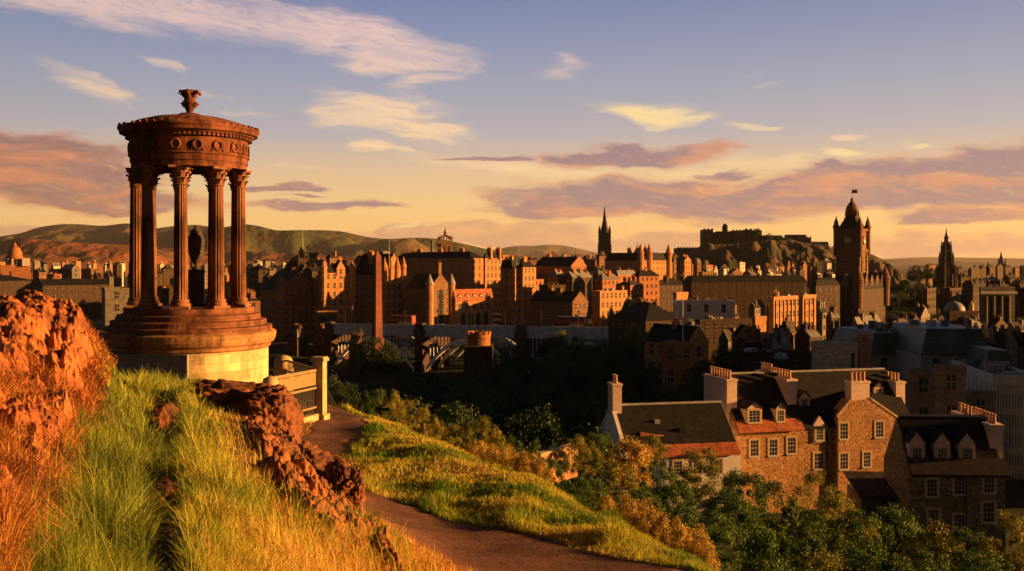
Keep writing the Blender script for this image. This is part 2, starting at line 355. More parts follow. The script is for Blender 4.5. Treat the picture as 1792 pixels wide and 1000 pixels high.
GZ = [(700, 33, -6.0), (620, 38, -6.4), (800, 30, -6.6), (960, 25.5, -6.6), (1100, 21, -6.4), (1250, 18, -6.8), (1400, 14, -6.6), (1792, 13, -8), (1792, 9, -6), (1792, 5, -3.6), (1400, 16, -7.6),
      (0, 45, -9), (300, 48, -7), (560, 45, -9), (900, 45, -15.5), (1250, 40, -15.5), (1700, 35, -15), (1000, 32, -11), (1350, 28, -13),
      (0, 60, -15), (300, 60, -14), (600, 60, -16), (900, 60, -20.5), (1300, 60, -21), (1750, 60, -22), (0, 85, -25), (300, 85, -25), (600, 85, -25), (1000, 85, -24), (1400, 82, -24), (1750, 85, -27.5),
      (900, 100, -26), (1250, 102, -24.5), (1500, 102, -24.5), (1700, 100, -28), (300, 110, -33), (600, 120, -33), (1700, 130, -31), (1300, 130, -30),
      (0, 200, -42), (400, 200, -42), (700, 200, -42), (1100, 200, -38), (1450, 200, -34), (1750, 200, -34), (0, 330, -42), (400, 330, -42), (800, 330, -42), (1100, 320, -38), (1400, 300, -33), (1750, 300, -32),
      (0, 420, -36), (300, 420, -32), (600, 400, -36), (700, 420, -29), (900, 420, -33), (1150, 420, -36), (1400, 420, -31), (1750, 420, -31),
      (0, 600, -30), (400, 560, -24), (700, 560, -21), (900, 560, -26), (1150, 600, -26), (1400, 600, -34), (1750, 600, -31),
      (0, 900, -28), (400, 850, -24), (700, 780, -13), (900, 850, -13), (1100, 900, -10), (1350, 900, -20), (1750, 900, -35),
      (0, 1500, -45), (600, 1500, -40), (1300, 1400, -40), (1750, 1500, -45), (0, 3000, -55), (896, 3000, -58), (1792, 3000, -60), (0, 6000, -60), (896, 6000, -60), (1792, 6000, -60), (0, 20000, -62), (896, 20000, -62), (1792, 20000, -62),
      (0, 30000, -62), (896, 30000, -62), (1792, 30000, -62), (0, 1.5, -1.75), (896, 1.5, -1.75), (1792, 1.5, -1.75), (896, .3, -1.75), (896, 2.3, -1.9)]
cp = []
for px, py, d in GP: cp.append((math.atan((px - CX) / F), math.log(math.hypot(d, (px - CX) / F * d)), (HY - py) / F * d))
for px, d, z in GZ: cp.append((math.atan((px - CX) / F), math.log(math.hypot(d, (px - CX) / F * d)), z))
cp = np.array(cp); KA = 3.2
Q = np.stack([cp[:, 0] * KA, cp[:, 1]], 1)
def _kern(A, B): return np.sqrt(((A[:, None, :] - B[None, :, :]) ** 2).sum(2) + 2e-4)
Kmat = _kern(Q, Q) + np.eye(len(Q)) * .008
Kfull = np.block([[Kmat, np.ones((len(Q), 1))], [np.ones((1, len(Q))), np.zeros((1, 1))]])
# near ground is solved in units of z / distance-weight so that far and near heights do not disturb each other
Wt = np.linalg.solve(Kfull, np.append(cp[:, 2] / np.exp(cp[:, 1] * .5), 0))
_ga = np.linspace(-.62, .62, 560); _gr = np.linspace(math.log(.3), math.log(52000), 780)
_AA, _RR = np.meshgrid(_ga, _gr); _q = np.stack([_AA.ravel() * KA, _RR.ravel()], 1); _o = np.empty(len(_q))
for i in range(0, len(_q), 40000): _o[i:i + 40000] = _kern(_q[i:i + 40000], Q) @ Wt[:-1] + Wt[-1]
_G = _o.reshape(_AA.shape)
def _blur(G, sg, ax):
    n = int(3 * sg); k = np.exp(-np.arange(-n, n + 1) ** 2 / 2 / sg ** 2); k /= k.sum()
    return np.apply_along_axis(lambda v: np.convolve(np.pad(v, n, mode='edge'), k, 'valid'), ax, G)
_G = _blur(_blur(_G, 7, 1), 3.2, 0)
def gz_arr(X, Y):
    X = np.asarray(X, float); Y = np.asarray(Y, float)
    az = np.clip(np.arctan2(X, Y), -.6199, .6199); lr = np.log(np.clip(np.hypot(X, Y), .301, 51999))
    fa = (az - _ga[0]) / (_ga[1] - _ga[0]); fr = (lr - _gr[0]) / (_gr[1] - _gr[0])
    i = fa.astype(int); j = fr.astype(int); a = fa - i; b = fr - j
    g = _G[j, i] * (1 - a) * (1 - b) + _G[j, i + 1] * a * (1 - b) + _G[j + 1, i] * (1 - a) * b + _G[j + 1, i + 1] * a * b
    z = g * np.exp(lr * .5); pxx = CX + F * X / np.maximum(Y, .1)
    return z - .26 * np.exp(-((pxx - 288) / 24) ** 2) * np.clip((19 - Y) / 2, 0, 1) * (Y > 2) * (1 - .8 * np.exp(-((Y - 10) / .9) ** 2))
def gz(x, y): return float(gz_arr(np.array([x]), np.array([y]))[0])
def fnoise(X, Y, s, seed=0, oct=4):
    """cheap smooth noise from sines"""
    r = np.random.default_rng(seed); o = np.zeros_like(X, dtype=float); a = 1.0; f = 1.0 / s
    for k in range(oct):
        for j in range(3):
            th, ph = r.uniform(0, 2 * math.pi, 2)
            o += a * np.sin((X * math.cos(th) + Y * math.sin(th)) * f * 2 * math.pi + ph + 1.3 * np.sin((X * math.sin(th) - Y * math.cos(th)) * f * 4.1 + ph * 2)) / 3
        a *= .5; f *= 2.03
    return o
azs = np.concatenate([np.linspace(-180, -36, 30)[:-1], np.linspace(-36, 36, 420), np.linspace(36, 180, 30)[1:-1]])
rs = np.exp(np.linspace(math.log(.6), math.log(23500), 420))
A_, R_ = np.meshgrid(np.radians(azs), rs)
GX, GY = R_ * np.sin(A_), R_ * np.cos(A_); GZt = gz_arr(GX, GY)
def path_mask(X, Y):  # 1 on the path and around it
    return np.exp(-((X - path_x(Y)) / 2.3) ** 2)
PATHC = np.array([(12.0, 1.7), (13.2, .35), (14.5, -.85), (16.5, -2.55), (18.5, -3.8), (21, -4.4), (24, -4.55), (27, -4.65), (29.5, -5.1), (32, -6.0), (35, -7.0)])
PATHW = np.array([2.1, 1.9, 1.8, 1.45, 1.05, .8, .7, .75, .9, .6, .5])
def path_x(Y): return np.interp(Y, PATHC[:, 0], PATHC[:, 1])
rough = np.clip((GZt * 0 + R_ / 60.0), .02, 1.0)
def bank_edge(d): return np.interp(d, [3.5, 4.2, 5.5, 7.5, 10, 13.5], [10, 40, 90, 130, 165, 192])
PXG = CX + F * GX / np.maximum(GY, .1)
tangle = 0.0 * np.clip((bank_edge(GY) - PXG) / 25 + .3, 0, 1) * (GY > 1.5) * (GY < 17)
nzz = np.abs(fnoise(GX, GY, 1.5, 31, 5)) * -.22 * tangle + tangle * .08 + fnoise(GX, GY, 1.7, 3) * .05 + fnoise(GX, GY, 6, 4) * .05
nzz *= (1 - path_mask(GX, GY) * ((GY > 11) & (GY < 37)))
near = np.clip((60 - R_) / 30, 0, 1)
GZt += nzz * near + (1 - near) * fnoise(GX, GY, 60, 5) * np.clip((R_ - 60) / 400, 0, 1) * 1.2
nr, na = A_.shape
idx = np.arange(nr * na).reshape(nr, na)
j2 = np.roll(idx, -1, axis=1)
fc = np.stack([idx[:-1], j2[:-1], j2[1:], idx[1:]], -1).reshape(-1, 4)[:, ::-1]

def ground_mat():
    m, t, b = pbsdf('ground_soil')
    oc = t.new('ShaderNodeTexCoord').outputs['Object']
    n1 = t.noise(oc, .35, 6, .65); n2 = t.noise(oc, 2.5, 6, .7); n3 = t.noise(oc, .012, 5, .6)
    nearc = t.mix(t.mrange(n1, .4, .6, 0, 1), (.075, .085, .022), (.16, .085, .03))
    nearc = t.mix(t.mrange(n2, .5, .75, 0, .6), nearc, (.05, .03, .016))
    farc = t.mix(t.mrange(n3, .4, .6, 0, 1), (.022, .032, .014), (.05, .042, .028))
    x, y, z = t.sep(oc); far = t.mrange(y, 34.0, 48.0, 0, 1)
    c = t.mix(far, nearc, farc)
    t.put(b.inputs['Base Color'], c); b.inputs['Roughness'].default_value = .95; b.inputs['Specular IOR Level'].default_value = .1
    bp = t.new('ShaderNodeBump'); bp.inputs['Strength'].default_value = .6; bp.inputs['Distance'].default_value = .08
    t.put(bp.inputs['Height'], n2); t.l.new(bp.outputs[0], b.inputs['Normal'])
    return m
ground = link('ground', np_mesh('ground', np.stack([GX.ravel(), GY.ravel(), GZt.ravel()], 1), fc, ground_mat(), True))
tag(ground, 'hillside and city ground running out to the horizon', kind='structure')

# the path: a strip of trodden earth lying on the ground
def path_mesh():
    ys = np.linspace(11.5, 34.5, 130); V = []
    for y in ys:
        c = np.interp(y, PATHC[:, 0], PATHC[:, 1]); w = np.interp(y, PATHC[:, 0], PATHW)
        for k in range(13):
            s = (k / 12 * 2 - 1); V.append((c + s * w * (1.0 + .14 * math.sin(y * 3.1 + (4 if s > 0 else 0)) * abs(s)), y + s * w * .35))
    V = np.array(V); Z = gz_arr(V[:, 0], V[:, 1]); s = np.tile(np.linspace(-1, 1, 13), 130)
    Z += .05 - .16 * np.abs(s) ** 6 + fnoise(V[:, 0], V[:, 1], .8, 8) * .012 - .03 * (1 - s ** 2)
    i = np.arange(130 * 13).reshape(130, 13)
    f = np.stack([i[:-1, :-1], i[:-1, 1:], i[1:, 1:], i[1:, :-1]], -1).reshape(-1, 4)
    m, t, b = pbsdf('trodden_earth')
    oc = t.new('ShaderNodeTexCoord').outputs['Object']
    n1 = t.noise(oc, .8, 6, .65); n2 = t.noise(oc, 9.0, 5, .7); n3 = t.noise(t.vmath('MULTIPLY', oc, (1, 1, 1)), 40.0, 3, .7)
    c = t.mix(t.mrange(n1, .35, .65, 0, 1), (.085, .042, .030), (.175, .085, .052)); c = t.mix(t.mrange(n2, .5, .72, 0, .55), c, (.06, .036, .024))
    c = t.mix(t.mrange(n3, .60, .68, 0, .85), c, (.34, .24, .16)); n4 = t.noise(oc, .45, 4, .6, 1.0); c = t.mix(t.mrange(n4, .5, .62, 0, .55), c, (.05, .035, .028)); n5 = t.noise(oc, 2.2, 5, .7); c = t.mix(t.mrange(n5, .56, .66, 0, .4), c, (.12, .11, .035))
    t.put(b.inputs['Base Color'], c); b.inputs['Roughness'].default_value = .95; b.inputs['Specular IOR Level'].default_value = .1
    bp = t.new('ShaderNodeBump'); bp.inputs['Strength'].default_value = .7; bp.inputs['Distance'].default_value = .03
    t.put(bp.inputs['Height'], t.math('ADD', n2, t.math('MULTIPLY', n3, .5))); t.l.new(bp.outputs[0], b.inputs['Normal'])
    return np_mesh('path', np.concatenate([V, Z[:, None]], 1), f, m, True)
tag(link('path', path_mesh()), 'trodden reddish earth path between the rocky bank and the lawn', kind='structure')

# ------------------------------------------------------------------ hills
def hill_mat(name, c1, c2, c3, sc):
    m, t, b = pbsdf(name); oc = t.new('ShaderNodeTexCoord').outputs['Object']
    n1 = t.noise(oc, sc, 6, .62); n2 = t.noise(oc, sc * 3.7, 5, .6)
    c = t.mix(t.mrange(n1, .38, .62, 0, 1), c1, c2); c = t.mix(t.mrange(n2, .5, .66, 0, .8), c, c3)
    t.put(b.inputs['Base Color'], c); b.inputs['Roughness'].default_value = 1; b.inputs['Specular IOR Level'].default_value = 0.05
    bp = t.new('ShaderNodeBump'); bp.inputs['Strength'].default_value = 1.0; bp.inputs['Distance'].default_value = 260; t.put(bp.inputs['Height'], t.noise(t.vmath('MULTIPLY', oc, (1, .45, 1)), sc * .9, 6, .55)); t.l.new(bp.outputs[0], b.inputs['Normal'])
    return m
def hill_range(name, label, prof, d0, d1, d2, mat, amp, seed, nx=420, ny=46):
    """a ridge whose skyline follows prof [(column,row)], its crest at distance d1, rising from d0, falling to d2"""
    px = np.linspace(prof[0][0], prof[-1][0], nx); sky = np.interp(px, [p[0] for p in prof], [p[1] for p in prof])
    ker = np.exp(-np.linspace(-2, 2, 15) ** 2); ker /= ker.sum(); sky = np.convolve(np.pad(sky, 7, mode='edge'), ker, 'valid')
    ds = np.concatenate([np.linspace(d0, d1, ny - 12), np.linspace(d1, d2, 13)[1:]]); n = len(ds)
    PX, D_ = np.meshgrid(px, ds); SKY = np.tile(sky, (n, 1))
    X = (PX - CX) / F * D_; top = (HY - SKY) / F * d1 + 70
    t = np.where(D_ <= d1, (D_ - d0) / (d1 - d0), (d2 - D_) / (d2 - d1)); t = np.clip(t, 0, 1)
    prof_t = t ** 1.25
    gul = fnoise(X, D_ * .55, (d1 - d0) * .55, seed, 5)
    Z = -70 + top * np.clip(prof_t + amp * gul * np.sin(np.pi * np.clip(t, 0, 1)) ** .8 * .55, 0, 1.2)
    Z = np.minimum(Z, (HY - SKY) / F * D_ + 0 * Z) if True else Z
    i = np.arange(n * nx).reshape(n, nx); f = np.stack([i[:-1, :-1], i[:-1, 1:], i[1:, 1:], i[1:, :-1]], -1).reshape(-1, 4)
    tag(link(name, np_mesh(name, np.stack([X.ravel(), D_.ravel(), Z.ravel()], 1), f, mat, True)), label, kind='structure')
HG = hill_mat('heath_green', (.045, .062, .022), (.12, .085, .032), (.055, .03, .02), .0011)
HR = hill_mat('heath_red', (.10, .05, .025), (.17, .065, .03), (.05, .045, .02), .0016)
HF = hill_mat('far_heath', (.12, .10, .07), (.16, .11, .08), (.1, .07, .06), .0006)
hill_range('hills', 'long range of bare green and brown hills behind the city', [(-420, 452), (-200, 436), (-60, 424), (0, 414), (40, 408), (62, 399), (100, 393), (130, 392), (180, 396), (225, 390), (262, 402), (300, 396), (345, 393), (380, 400), (428, 392), (455, 396), (482, 404), (520, 403), (560, 403), (600, 405), (640, 415), (680, 419), (720, 416), (770, 418), (812, 427), (850, 436), (900, 446), (960, 456), (1010, 462)], 5200, 8200, 11000, HG, 1.0, 11)
hill_range('foothills', 'low reddish foothills in front of the green hills', [(-420, 444), (-200, 428), (-100, 420), (0, 424), (30, 416), (70, 419), (150, 426), (240, 430), (330, 436), (430, 440), (520, 444), (600, 449), (700, 456), (800, 462)], 3000, 4600, 6000, HR, .9, 12)
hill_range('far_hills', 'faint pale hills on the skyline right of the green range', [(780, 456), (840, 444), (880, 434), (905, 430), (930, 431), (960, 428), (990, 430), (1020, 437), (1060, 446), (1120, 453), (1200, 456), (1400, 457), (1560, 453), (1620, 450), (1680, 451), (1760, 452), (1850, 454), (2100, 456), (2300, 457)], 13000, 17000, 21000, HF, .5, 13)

# ------------------------------------------------------------------ castle rock
def castle_rock():
    D0, D1, D2 = 1020, 1230, 1500
    top = [(1130, 470), (1165, 462), (1190, 442), (1215, 437), (1230, 428), (1300, 427), (1340, 421), (1360, 422), (1385, 419), (1400, 424), (1425, 427), (1445, 432), (1470, 440), (1525, 446), (1550, 458), (1575, 476), (1600, 505), (1615, 524), (1640, 535)]
    nx, ny = 260, 70; px = np.linspace(1130, 1640, nx); sky = np.interp(px, [p[0] for p in top], [p[1] for p in top])
    ds = np.linspace(D0, D2, ny); PX, DD = np.meshgrid(px, ds); X = (PX - CX) / F * DD
    t = np.clip(np.where(DD < D1, (DD - D0) / (D1 - D0), (D2 - DD) / (D2 - D1) * 2.2), 0, 1)
    base = -48.0; H = (HY - np.tile(sky, (ny, 1))) / F * D1 - base
    Z = base + H * t ** .8
    rid = np.abs(fnoise(X, DD, 70, 21, 5)); Z += (rid * 26 - 12) * np.sin(np.pi * t) ** .7 * (t < .97)
    Z = np.minimum(Z, (HY - np.tile(sky, (ny, 1)) - 1) / F * DD + 0 * Z + 1.5)
    i = np.arange(ny * nx).reshape(ny, nx); f = np.stack([i[:-1, :-1], i[:-1, 1:], i[1:, 1:], i[1:, :-1]], -1).reshape(-1, 4)
    m, tt, b = pbsdf('crag'); oc = tt.new('ShaderNodeTexCoord').outputs['Object']
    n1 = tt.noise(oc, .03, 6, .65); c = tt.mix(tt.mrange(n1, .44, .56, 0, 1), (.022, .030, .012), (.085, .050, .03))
    tt.put(b.inputs['Base Color'], c); b.inputs['Roughness'].default_value = 1
    bp = tt.new('ShaderNodeBump'); bp.inputs['Strength'].default_value = .9; bp.inputs['Distance'].default_value = 4; tt.put(bp.inputs['Height'], tt.noise(oc, .12, 6, .7)); tt.l.new(bp.outputs[0], b.inputs['Normal'])
    tag(link('castle_rock', np_mesh('castle_rock', np.stack([X.ravel(), DD.ravel(), Z.ravel()], 1), f, m, False)), 'rugged crag with patches of grass under the castle', kind='structure')
castle_rock()
# ------------------------------------------------------------------ round temple monument
def cyl_ashlar(name, col, rad, bw, bh, var, streak, rough=.9):
    m, t, b = pbsdf(name); oc = t.new('ShaderNodeTexCoord').outputs['Object']; x, y, z = t.sep(oc)
    u = t.math('MULTIPLY', t.math('ARCTAN2', x, t.math('MULTIPLY', y, -1)), rad)
    v = t.comb(u, z, 0.0); br = t.new('ShaderNodeTexBrick'); t.put(br.inputs['Vector'], v); br.inputs['Scale'].default_value = 1.0
    br.inputs['Color1'].default_value = (*[c * (1 + var) for c in col], 1); br.inputs['Color2'].default_value = (*[c * (1 - var) for c in col], 1)
    br.inputs['Mortar'].default_value = (*[c * .6 for c in col], 1); br.inputs['Mortar Size'].default_value = .008
    br.inputs['Brick Width'].default_value = bw; br.inputs['Row Height'].default_value = bh
    n1 = t.noise(t.vmath('MULTIPLY', oc, (1.2, 1.2, .35)), 1.0, 7, .68); n2 = t.noise(oc, 7.0, 5, .65)
    c = t.mix(t.mrange(n1, .42, .66, 0, streak), br.outputs[0], tuple(k * .22 for k in col)); c = t.mix(t.mrange(n2, .45, .7, 0, .3), c, tuple(min(1, k * 1.6) for k in col))
    t.put(b.inputs['Base Color'], c); b.inputs['Roughness'].default_value = rough; b.inputs['Specular IOR Level'].default_value = .15
    bp = t.new('ShaderNodeBump'); bp.inputs['Strength'].default_value = .5; bp.inputs['Distance'].default_value = .03
    t.put(bp.inputs['Height'], t.math('SUBTRACT', n2, br.outputs['Fac'])); t.l.new(bp.outputs[0], b.inputs['Normal']); return m
def temple():
    D = 36.0; k = D / F; zg = -4.62
    root = empty('round_temple', ((332 - CX) * k, D, zg), math.atan((CX - 332) / F))
    root.scale = (.955, .955, 1)
    tag(root, 'round stone temple monument of soot dark columns on a pale drum', 'monument')
    zz = lambda y: (HY - y) * k - zg
    dark = cyl_ashlar('sooty_red_sandstone', (.19, .072, .042), 2.1, 1.1, .5, .3, 1.0)
    step = cyl_ashlar('brown_step_stone', (.20, .085, .048), 2.6, 1.3, .19, .25, .95)
    corn = cyl_ashlar('warm_cornice_stone', (.38, .20, .09), 2.85, 1.3, .4, .25, .9)
    drum = cyl_ashlar('pale_drum_stone', (.58, .46, .24), 2.85, .95, .30, .3, .5)
    colm = plain('column_stone', (.17, .075, .040), .9, .75, 1.3, .25, detail=7, stretch=(1, 1, .4))
    grey = ashlar('grey_block_stone', (.20, .185, .165), 1.3, .5, .15, .6, .45)
    MB().lathe([(2.98, 0), (2.98, .28), (2.9, .36), (2.85, .40), (2.85, zz(607))], 96).build('drum', drum, root, smooth=False)
    MB().lathe([(2.84, zz(609)), (2.93, zz(606)), (2.95, zz(601)), (3.06, zz(597)), (3.12, zz(591)), (3.14, zz(584)), (3.14, zz(580)), (3.0, zz(577)), (2.6, zz(576))], 96).build('cornice', corn, root)
    MB().lathe([(2.99, zz(577)), (2.99, zz(569)), (2.78, zz(567.5)), (2.78, zz(559)), (2.56, zz(557.5)), (2.56, zz(549)), (2.32, zz(547.5)), (2.32, zz(537.5)), (.1, zz(537))], 96).build('steps', step, root)
    b = MB(); b.box(-3.0, -.02, 0, 0, 2.0, zz(609)); b.box(-3.02, -.05, 0, .02, 1.9, .3)
    e = b.build('entrance_block', grey, root, (-.08, -3.02, 0), R(-21))
    RB = 1.86; zt = zz(298)
    # one column, copied round the ring
    cm = MB()
    cm.box(-.33, -.33, 0, .33, .33, .09); cm.lathe([(.33, .09), (.35, .13), (.34, .18), (.29, .20), (.285, .23), (.31, .26), (.30, .30), (.265, .33)], 32)
    bm_ = cm.mesh('column_base', colm)
    sh = MB().lathe([(.25, .32)] + [(.25 - .034 * (i / 8) ** 1.5, .32 + (zt - zz(537) - .32 - .62) * i / 8) for i in range(1, 9)], 64, flute=16, fd=.10)
    sm_ = sh.mesh('shaft', colm)
    H = zt - zz(537); c0 = H - .64
    cp_ = MB().lathe([(.235, c0 - .02), (.26, c0), (.235, c0 + .03), (.235, c0 + .3), (.29, c0 + .50), (.36, c0 + .55)], 24)
    for ring, (z0, n, r0, out, h) in enumerate([(c0 + .02, 8, .235, .11, .22), (c0 + .18, 8, .245, .13, .24), (c0 + .34, 8, .26, .15, .2)]):
        for i in range(n):
            a = 2 * math.pi * (i + (.5 if ring == 1 else 0)) / n; ca, sa = math.cos(a), math.sin(a); w = .07
            for (ra, za, rb, zb, th) in ((r0, z0, r0 + out * .45, z0 + h * .7, .03), (r0 + out * .45, z0 + h * .7, r0 + out, z0 + h, .03), (r0 + out, z0 + h, r0 + out * 1.05, z0 + h * .8, .03)):
                pa = [(ra * ca - s * w * sa, ra * sa + s * w * ca, za) for s in (-1, 1)]; pb = [(rb * ca - s * w * .8 * sa, rb * sa + s * w * .8 * ca, zb) for s in (1, -1)]
                cp_.face(pa + pb); cp_.face([(p[0] - ca * th, p[1] - sa * th, p[2]) for p in reversed(pa + pb)])
    cp_.prism([(-.36, -.36), (-.12, -.30), (.12, -.30), (.36, -.36), (.30, -.12), (.30, .12), (.36, .36), (.12, .30), (-.12, .30), (-.36, .36), (-.30, .12), (-.30, -.12)], 'z', H - .085, H)
    cc_ = cp_.mesh('capital', colm)
    for i in range(9):
        a = R(-9.4 + 40 * i); x, y = RB * math.sin(a), -RB * math.cos(a)
        s = link('column', sm_, root, (x, y, zz(537)), a)
        link('column_base', bm_, s); link('capital', cc_, s)
    # entablature ring, open underneath
    en = MB().lathe([(1.58, zt), (2.06, zt), (2.06, zt + .19), (2.10, zt + .20), (2.10, zt + .40), (2.16, zt + .42), (2.16, zt + .47), (2.11, zt + .50), (2.11, zz(246)), (2.17, zz(245)), (2.17, zz(243))], 96, cap=False)
    en.lathe([(1.58, zt), (1.58, zt + .5), (.02, zt + .55)], 48, cap=False)
    e = en.build('entablature', dark, root)
    for i in range(18):
        a = 2 * math.pi * (i + .35) / 18; zc = zz(263)
        w = MB().torus((2.13 * math.sin(a), -2.13 * math.cos(a), zc), .155, .042, (math.sin(a), -math.cos(a), 0), 16, 6)
        for s in (-1, 1):
            w.tube([(2.13 * math.sin(a + s * .08), -2.13 * math.cos(a + s * .08), zc - .1), (2.14 * math.sin(a + s * .105), -2.14 * math.cos(a + s * .105), zc - .2)], .02, 5)
        w.build('wreath', dark, e, smooth=True)
    dn = MB()
    for i in range(84):
        a = 2 * math.pi * i / 84; ca, sa = math.cos(a), math.sin(a); w = .045; q = [(2.16, -w), (2.26, -w), (2.26, w), (2.16, w)]
        dn.prism([(r * ca - s * sa, r * sa + s * ca) for r, s in q], 'z', zz(247.5), zz(242.5))
    dn.lathe([(2.10, zz(247.8)), (2.19, zz(247.8)), (2.19, zz(242.2)), (2.10, zz(242.2))], 84, cap=False); dn.build('dentils', dark, e)
    # cornice and roof
    zc = zz(243)
    MB().lathe([(2.15, zc), (2.30, zc + .02), (2.34, zc + .06), (2.46, zc + .09), (2.49, zc + .20), (2.53, zc + .25), (2.53, zc + .29), (2.40, zc + .31)], 96).build('roof_cornice', dark, root)
    rf = MB().lathe([(2.44, zc + .29), (2.30, zc + .36), (1.9, zc + .53), (1.35, zc + .68), (.85, zc + .76), (.5, zc + .80), (.36, zc + .88)], 72, flute=36, fd=.015)
    rm = rf.build('roof', dark, root)
    an = MB(); r_ = random.Random(3)
    for i in range(54):
        a = 2 * math.pi * i / 54; ca, sa = math.cos(a), math.sin(a); h = r_.choice([.01, .03, .05, .06, .08]); w = .06
        an.prism([(2.44 * ca + w * sa, 2.44 * sa - w * ca), (2.52 * ca + w * sa, 2.52 * sa - w * ca), (2.52 * ca - w * sa, 2.52 * sa + w * ca), (2.44 * ca - w * sa, 2.44 * sa + w * ca)], 'z', zc + .29, zc + .31 + h)
    an.lathe([(2.42, zc + .285), (2.50, zc + .285), (2.50, zc + .30), (2.42, zc + .31)], 54, cap=False); an.build('eaves_ornament', dark, root)
    pr = [(22, 211), (19, 208), (12, 205), (7.5, 202), (6, 198), (6.5, 194), (9, 190), (11, 185), (13.5, 181), (13, 178), (10.5, 177), (10, 174), (9.5, 169), (11, 166), (14, 163.5), (15, 160), (12, 158.5)]
    fi = MB().lathe([(r * k, zz(y)) for r, y in pr], 24)
    for i in range(6):
        a = 2 * math.pi * (i + .3) / 6; ca, sa = math.cos(a), math.sin(a)
        fi.tube([(9 * k * ca, 9 * k * sa, zz(170)), (13 * k * ca, 13 * k * sa, zz(162)), (18.5 * k * ca, 18.5 * k * sa, zz(161)), (20 * k * ca, 20 * k * sa, zz(166))], .085, 6, .05)
    for i in range(8):
        a = 2 * math.pi * i / 8; ca, sa = math.cos(a), math.sin(a)
        fi.tube([(10 * k * ca, 10 * k * sa, zz(188)), (14 * k * ca, 14 * k * sa, zz(181)), (16 * k * ca, 16 * k * sa, zz(183))], .045, 5, .03)
    fi.build('finial', dark, root)
    # the urn standing inside the ring of columns
    u = empty('stone_urn', tuple(Matrix.LocRotScale(root.location, root.rotation_euler, None) @ Vector((.22, .25, zz(537)))), root.rotation_euler.z)
    tag(u, 'dark stone urn on a pedestal inside the ring of columns', 'urn'); z0 = zz(537)
    ud = plain('urn_stone', (.05, .035, .03), .8, .3, 3.0)
    MB().box(-.34, -.34, 0, .34, .34, .14).box(-.26, -.26, .14, .26, .26, 1.2).box(-.31, -.31, 1.2, .31, .31, 1.32).build('pedestal', ud, u)
    us = [(r_ * .72, z_) for r_, z_ in [(.2, 1.32), (.22, 1.38), (.1, 1.44), (.12, 1.52), (.26, 1.66), (.36, 1.9), (.41, 2.2), (.42, 2.42), (.36, 2.52), (.28, 2.6), (.3, 2.66), (.22, 2.74), (.08, 2.82), (.05, 2.9)]]
    MB().lathe(us, 28).build('urn_body', ud, u, smooth=True)
    for s in (-1, 1): MB().tube([(s * .24, 0, 2.5), (s * .36, 0, 2.55), (s * .38, 0, 2.3), (s * .29, 0, 2.1)], .03, 6).build('urn_handle', ud, u, smooth=True)
temple()

